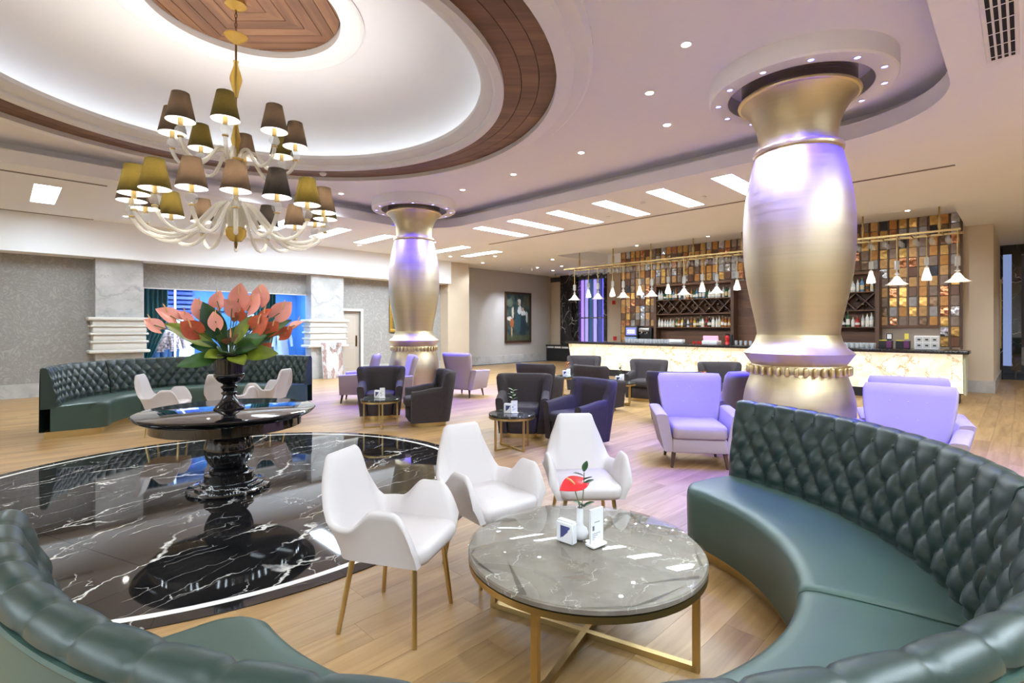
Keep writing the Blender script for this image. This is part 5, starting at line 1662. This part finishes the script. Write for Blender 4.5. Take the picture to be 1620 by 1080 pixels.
shapes = [[(.036, 0), (.038, .01), (.038, .18), (.030, .21), (.014, .235), (.013, .29)], [(.042, 0), (.044, .01), (.044, .15), (.034, .185), (.015, .20), (.014, .265)], [(.033, 0), (.035, .008), (.035, .21), (.02, .245), (.013, .26), (.013, .32)], [(.047, 0), (.048, .012), (.046, .12), (.03, .17), (.014, .20), (.014, .24)]]
bcache = {}
def bottle_mesh(si, colr, li):
    key = (si, colr, li)
    if key not in bcache:
        mb = MB(); pr = shapes[si]
        mb.lathe(pr, 12, mi=0)
        r = pr[1][0] + .0008
        mb.lathe([(r, .045), (r, pr[2][1] * .78)], 12, caps=False, mi=1)
        mb.lathe([(pr[-1][0] + .002, pr[-1][1] - .02), (pr[-1][0] + .002, pr[-1][1] + .012)], 10, mi=2)
        bcache[key] = mb.mesh('bottle', [BM[colr], m_lab[li], m_cap])
    return bcache[key]
rb = random.Random(21)
for (v0, v1, un) in ((6.26, 8.68, 'the shelving nearer the painting'), (2.67, 5.13, 'the shelving nearer the tan wall')):
    for z, sn, pal in ((1.52, 'lower', ['clear', 'dark', 'amber', 'red', 'yellow', 'white', 'clear', 'green']), (2.42, 'upper', ['clear', 'green', 'white', 'blue', 'clear', 'amber', 'clear'])):
        n = 24
        for k in range(n):
            cl = rb.choice(pal)
            v = v0 + .05 + (v1 - v0 - .1) * k / (n - 1) + rb.uniform(-.01, .01)
            o = link('bottle', bottle_mesh(rb.randrange(4), cl, rb.choice((0, 0, 1, 2))), None, W(15.62 + rb.uniform(-.03, .03), v, z + .001), rb.uniform(0, 6))
            s = rb.uniform(.95, 1.25); o.scale = (s, s, s)
            tag(o, cl + ' glass bottle on the ' + sn + ' shelf of ' + un, 'bottle', 'bottles on the bar shelves')
    for k in range(6):
        vc = v0 + .02 + (v1 - v0 - .04) * (k + .5) / 6
        for dz, dv in ((-.10, 0), (.02, .13)):
            o = link('wine_bottle', bottle_mesh(2, 'dark', 0), None, W(15.82, vc + dv, 2.18 + dz - .01))
            o.rotation_euler = (0, -PI / 2 + .06, Q)
            tag(o, 'dark wine bottle lying in the lattice rack of ' + un, 'bottle', 'wine bottles in the lattice racks')

# ------------------------------------------------------------------ things on the bar and the back counter
def bt(name, label, cat, u, v, z=1.051, rz=0, group=None):
    return thing(name, label, cat, W(u, v, z), Q + rz, group)
t = bt('coffee_machine', 'coffee machine with a lit blue front at the far end of the bar', 'coffee machine', 15.58, 9.57, 1.001)
MB().rbox((0, 0, .28), (.42, .5, .56), .02, 2).build('body', m_black, t)
MB().box(-.216, -.21, -.2, .2, .24, .5).build('screen', emit('machine_screen', (.12, .13, .42), .8), t, smooth=False)
for k in range(4):
    for j in range(2):
        MB().box(-.22, -.215, -.14 + k * .075, -.09 + k * .075, .3 + j * .07, .35 + j * .07).build('key', emit('machine_key', (.9, .92, 1.0), .9), t, smooth=False)
MB().rbox((-.18, 0, .1), (.18, .46, .16), .02, 2).build('drip_tray', M('tray_blue', (.20, .28, .5), .3), t)
t = bt('espresso_machine', 'chrome and black espresso machine beside the lit coffee machine', 'coffee machine', 15.58, 9.07, 1.001)
MB().rbox((.05, 0, .26), (.36, .46, .5), .03, 2).build('body', m_black, t)
MB().rbox((-.16, 0, .42), (.14, .40, .14), .03, 2).build('group_head', m_steel, t)
MB().rbox((-.14, 0, .05), (.22, .42, .09), .02, 2).build('drip_tray', m_steel, t)
for y in (-.1, .1):
    MB().tube([(-.18, y, .35), (-.2, y, .3), (-.34, y, .29)], .018, 8).build('handle', m_steel, t)
glm = MB().lathe([(.026, 0), (.034, .002), (.037, .11), (.034, .11), (.024, .012), (.001, .012)], 12, caps=False).mesh('tumbler', clear('tumbler_glass', (.96, .97, .98), (.7, .73, .76), .42, .05))
def glasses(v0, v1, us, n, label, group):
    for ru in us:
        for k in range(n):
            o = link('tumbler', glm, None, W(ru, v0 + (v1 - v0) * k / max(1, n - 1), 1.052), 0)
            tag(o, label, 'glass', group)
glasses(7.2, 8.6, (13.55, 13.64), 16, 'clear tumbler in the rows at the coffee machine end of the bar', 'tumblers at the coffee end of the bar')
glasses(2.35, 3.1, (13.5, 13.6, 13.7), 9, 'clear tumbler in the rows beside the black boxes on the bar', 'tumblers beside the black boxes')
glasses(4.7, 5.3, (13.55,), 6, 'clear tumbler standing beside the red grinder on the bar', 'tumblers beside the grinder')
t = bt('tray', 'steel tray under the stacked cups at the far half of the bar', 'tray', 13.62, 7.0)
MB().rbox((0, 0, .012), (.22, .5, .024), .006, 1).build('base', m_steel, t)
MB().rbox((0, 0, .07), (.18, .44, .09), .01, 1).build('napkin_stack', m_whiteplastic, t)
cm = MB().lathe([(.028, 0), (.04, .05), (.042, .07), (.038, .07), (.026, .008)], 12, caps=False).mesh('red_cup', m_red)
for k in range(5):
    o = link('red_cup', cm, None, W(13.55 + .04 * (k % 2), 6.45 - k * .095, 1.052))
    tag(o, 'small red cup in the row on the bar', 'cup', 'red cups on the bar')
t = bt('cash_register', 'white cash register with a pink lit display on the bar', 'cash register', 13.55, 5.95)
MB().rbox((0, 0, .05), (.3, .42, .1), .02, 2).build('base', m_whiteplastic, t)
MB().rbox((-.02, 0, .17), (.05, .40, .13), .01, 2, Matrix.Rotation(-.2, 4, 'Y')).build('display', emit('pink_display', (.85, .25, .35), .6), t)
t = bt('grinder', 'red coffee grinder on the bar beside the big column', 'grinder', 13.55, 5.52)
MB().lathe([(.06, 0), (.07, .01), (.06, .05), (.045, .08), (.06, .15), (.065, .2), (.05, .24)], 20).build('body', m_red, t)
MB().lathe([(.05, .24), (.06, .28), (.02, .30)], 20).build('hopper', m_black, t)
MB().box(-.03, .03, -.13, -.06, .0, .26).build('motor', m_black, t, smooth=False)
for k, v in enumerate((2.12, 1.82)):
    t = bt('dispenser_box', ('black box with a yellow top on the bar, nearer the tumblers', 'black box with a yellow top on the bar, nearer the white case')[k], 'box', 13.6, v, group='black boxes on the bar')
    MB().rbox((0, 0, .085), (.16, .24, .17), .008, 1).build('body', m_black, t)
    MB().box(-.082, -.02, -.02, .11, .165, .182).build('lid', M('yellow_lid', (.7, .55, .03), .4), t, smooth=False)
    MB().box(-.083, -.08, -.11, -.02, .02, .16).build('purple_panel', M('purple_print', (.12, .02, .10), .4), t, smooth=False)
t = bt('card_stand', 'small framed card standing on the bar behind the black box', 'sign', 13.75, 2.08)
MB().box(-.01, .01, -.04, .04, .0, .19).build('post', m_black, t, smooth=False)
MB().box(-.015, .015, -.055, .055, .19, .32).build('frame', m_black, t, smooth=False)
MB().box(-.017, -.0155, -.04, .04, .205, .305).build('card', m_whiteplastic, t, smooth=False)
t = bt('tag_stand', 'yellow tag on a clear stand on the bar', 'sign', 13.75, 1.78)
MB().box(-.008, .008, -.02, .02, 0, .2).build('post', m_glass, t, smooth=False)
MB().box(-.01, .01, -.035, .035, .2, .32).build('tag', M('yellow_tag', (.8, .68, .1), .5), t, smooth=False)
t = bt('tea_case', 'white case with six framed labels near the end of the bar', 'case', 13.55, 1.42)
MB().rbox((0, 0, .14), (.14, .40, .28), .006, 1).build('body', m_whiteplastic, t)
for k in range(3):
    for j in range(2):
        o = MB().box(-.0745, -.07, -.185 + k * .125, -.075 + k * .125, .03 + j * .12, .13 + j * .12).build('compartment', M('case_grey', (.6, .6, .58), .5), t, smooth=False)
        MB().box(-.076, -.0742, -.155 + k * .125, -.105 + k * .125, .065 + j * .12, .095 + j * .12).build('mark', m_black, o, smooth=False)

# ------------------------------------------------------------------ hanging glass rack and pendant lamps
RZ = 3.38
rk = thing('glass_rack', 'long brass hanging rack above the bar', 'rack', W(13.2, 5.7, RZ), Q)
for du_ in (-.26, .26):
    MB().box(du_ - .018, du_ + .018, -4.85, 4.85, -.02, .02).build('rail', m_brass, rk, smooth=False)
for k in range(40):
    v = -4.8 + 9.6 * k / 39
    MB().box(-.26, .26, v - .008, v + .008, -.012, .006).build('cross_bar', m_brass, rk, smooth=False)
for k in range(8):
    v = -4.5 + 9.0 * k / 7
    MB().tube([(.1, v, 0), (.1, v, .82)], .016, 8).build('rod', m_brass, rk)
    MB().lathe([(.022, .10), (.03, .12), (.03, .30), (.022, .32)], 10, c=(.1, v, 0)).build('rod_sleeve', m_brass, rk)
wgm = MB().lathe([(.036, .0), (.036, -.004), (.005, -.008), (.004, -.075), (.02, -.09), (.04, -.12), (.042, -.16), (.034, -.20)], 12, caps=False).mesh('wine_glass', m_glass)
kk = 0
for ru, rn in ((12.98, 'front'), (13.2, 'middle'), (13.42, 'back')):
    for k in range(38):
        o = link('wine_glass', wgm, None, W(ru, 1.05 + 9.3 * k / 37, RZ - .0125))
        tag(o, 'clear stemmed glass hanging upside down in the ' + rn + ' row of the brass rack', 'wine glass', 'glasses hanging from the bar rack')
m_crystal = clear('crystal', (.97, .98, .98), (.85, .86, .86), .5, .05)
m_frost = clear('frosted_shade', (1, 1, 1), (.9, .9, .88), .6, .25)
# bell pendant parts
b_rod = MB().tube([(0, 0, 0), (0, 0, -.50)], .012, 8).mesh('rod', m_brass)
b_cry = [MB().box(.035 - .008, .035 + .008, -.012, .012, -.68, -.50, Matrix.Rotation(2 * PI * k / 10, 4, 'Z')).mesh('crystal_bar', m_crystal, smooth=False) for k in range(10)]
b_neck = MB().lathe([(.015, -.50), (.012, -.72), (.03, -.76), (.05, -.765), (.05, -.775), (.02, -.785), (.02, -.82)], 16).mesh('neck', m_crystal)
def bell_mesh():
    mb = MB(); n = 40; loops = []
    for r, z, am in ((.03, -.81, 0), (.05, -.83, 0), (.07, -.87, .02), (.10, -.92, .05), (.15, -.96, .08), (.19, -.985, .10)):
        loops.append([((r * (1 + am * math.cos(8 * 2 * PI * k / n))) * math.cos(2 * PI * k / n), (r * (1 + am * math.cos(8 * 2 * PI * k / n))) * math.sin(2 * PI * k / n), z) for k in range(n)])
    mb.loft(loops, caps=False)
    return mb.mesh('bell_shade', m_frost, angle=80)
b_bell = bell_mesh()
b_bulb = MB().sphere((0, 0, -.94), .035, 10, 6).mesh('bulb', m_bulb)
c_rod = MB().tube([(0, 0, 0), (0, 0, -.42)], .012, 8).mesh('rod', m_brass)
c_cry = [MB().box(.035 - .008, .035 + .008, -.012, .012, -.58, -.42, Matrix.Rotation(2 * PI * k / 10, 4, 'Z')).mesh('crystal_bar', m_crystal, smooth=False) for k in range(10)]
c_neck = MB().lathe([(.015, -.42), (.012, -.60), (.03, -.62), (.035, -.64)], 16).mesh('neck', m_crystal)
c_cup = MB().lathe([(.035, -.63), (.045, -.68), (.06, -.75), (.078, -.82), (.082, -.885), (.079, -.885), (.07, -.80), (.045, -.70)], 28, caps=False).mesh('cup_shade', m_frost)
c_bulb = MB().sphere((0, 0, -.80), .03, 10, 6).mesh('bulb', m_bulb)
def pendant(kind, u, v, label):
    t = thing('pendant_lamp', label, 'pendant lamp', W(u, v, RZ - .02), Q, 'glass pendants over the bar')
    if kind == 'bell':
        link('rod', b_rod, t); link('neck', b_neck, t); link('bell_shade', b_bell, t); link('bulb', b_bulb, t)
        cr, zl = b_cry, -.955
    else:
        link('rod', c_rod, t); link('neck', c_neck, t); link('cup_shade', c_cup, t); link('bulb', c_bulb, t)
        cr, zl = c_cry, -.86
    for c in cr:
        link('crystal_bar', c, t)
    ld = bpy.data.lights.new('pendant_bulb', 'POINT'); ld.energy = W_PEND; ld.color = (1.0, .92, .8); ld.shadow_soft_size = .03
    lo = bpy.data.objects.new('pendant_bulb', ld); COL.objects.link(lo); lo.parent = t; lo.location = (0, 0, zl)
def v_of(px, u):
    r = (px - 810) / 810
    return u * (1 - r) / (1 + r)
for i, px in enumerate((909, 946, 986, 1031, 1082, 1134, 1419, 1515)):
    pendant('bell', 12.94, v_of(px, 12.94), 'flared bell pendant lamp over the bar, ' + ORD[i] + ' bell in view from the violet window')
for i, px in enumerate((931, 969, 1012, 1057, 1111, 1166, 1378, 1466)):
    pendant('cup', 13.46, v_of(px, 13.46), 'slim cup pendant lamp over the bar, ' + ORD[i] + ' cup in view from the violet window')
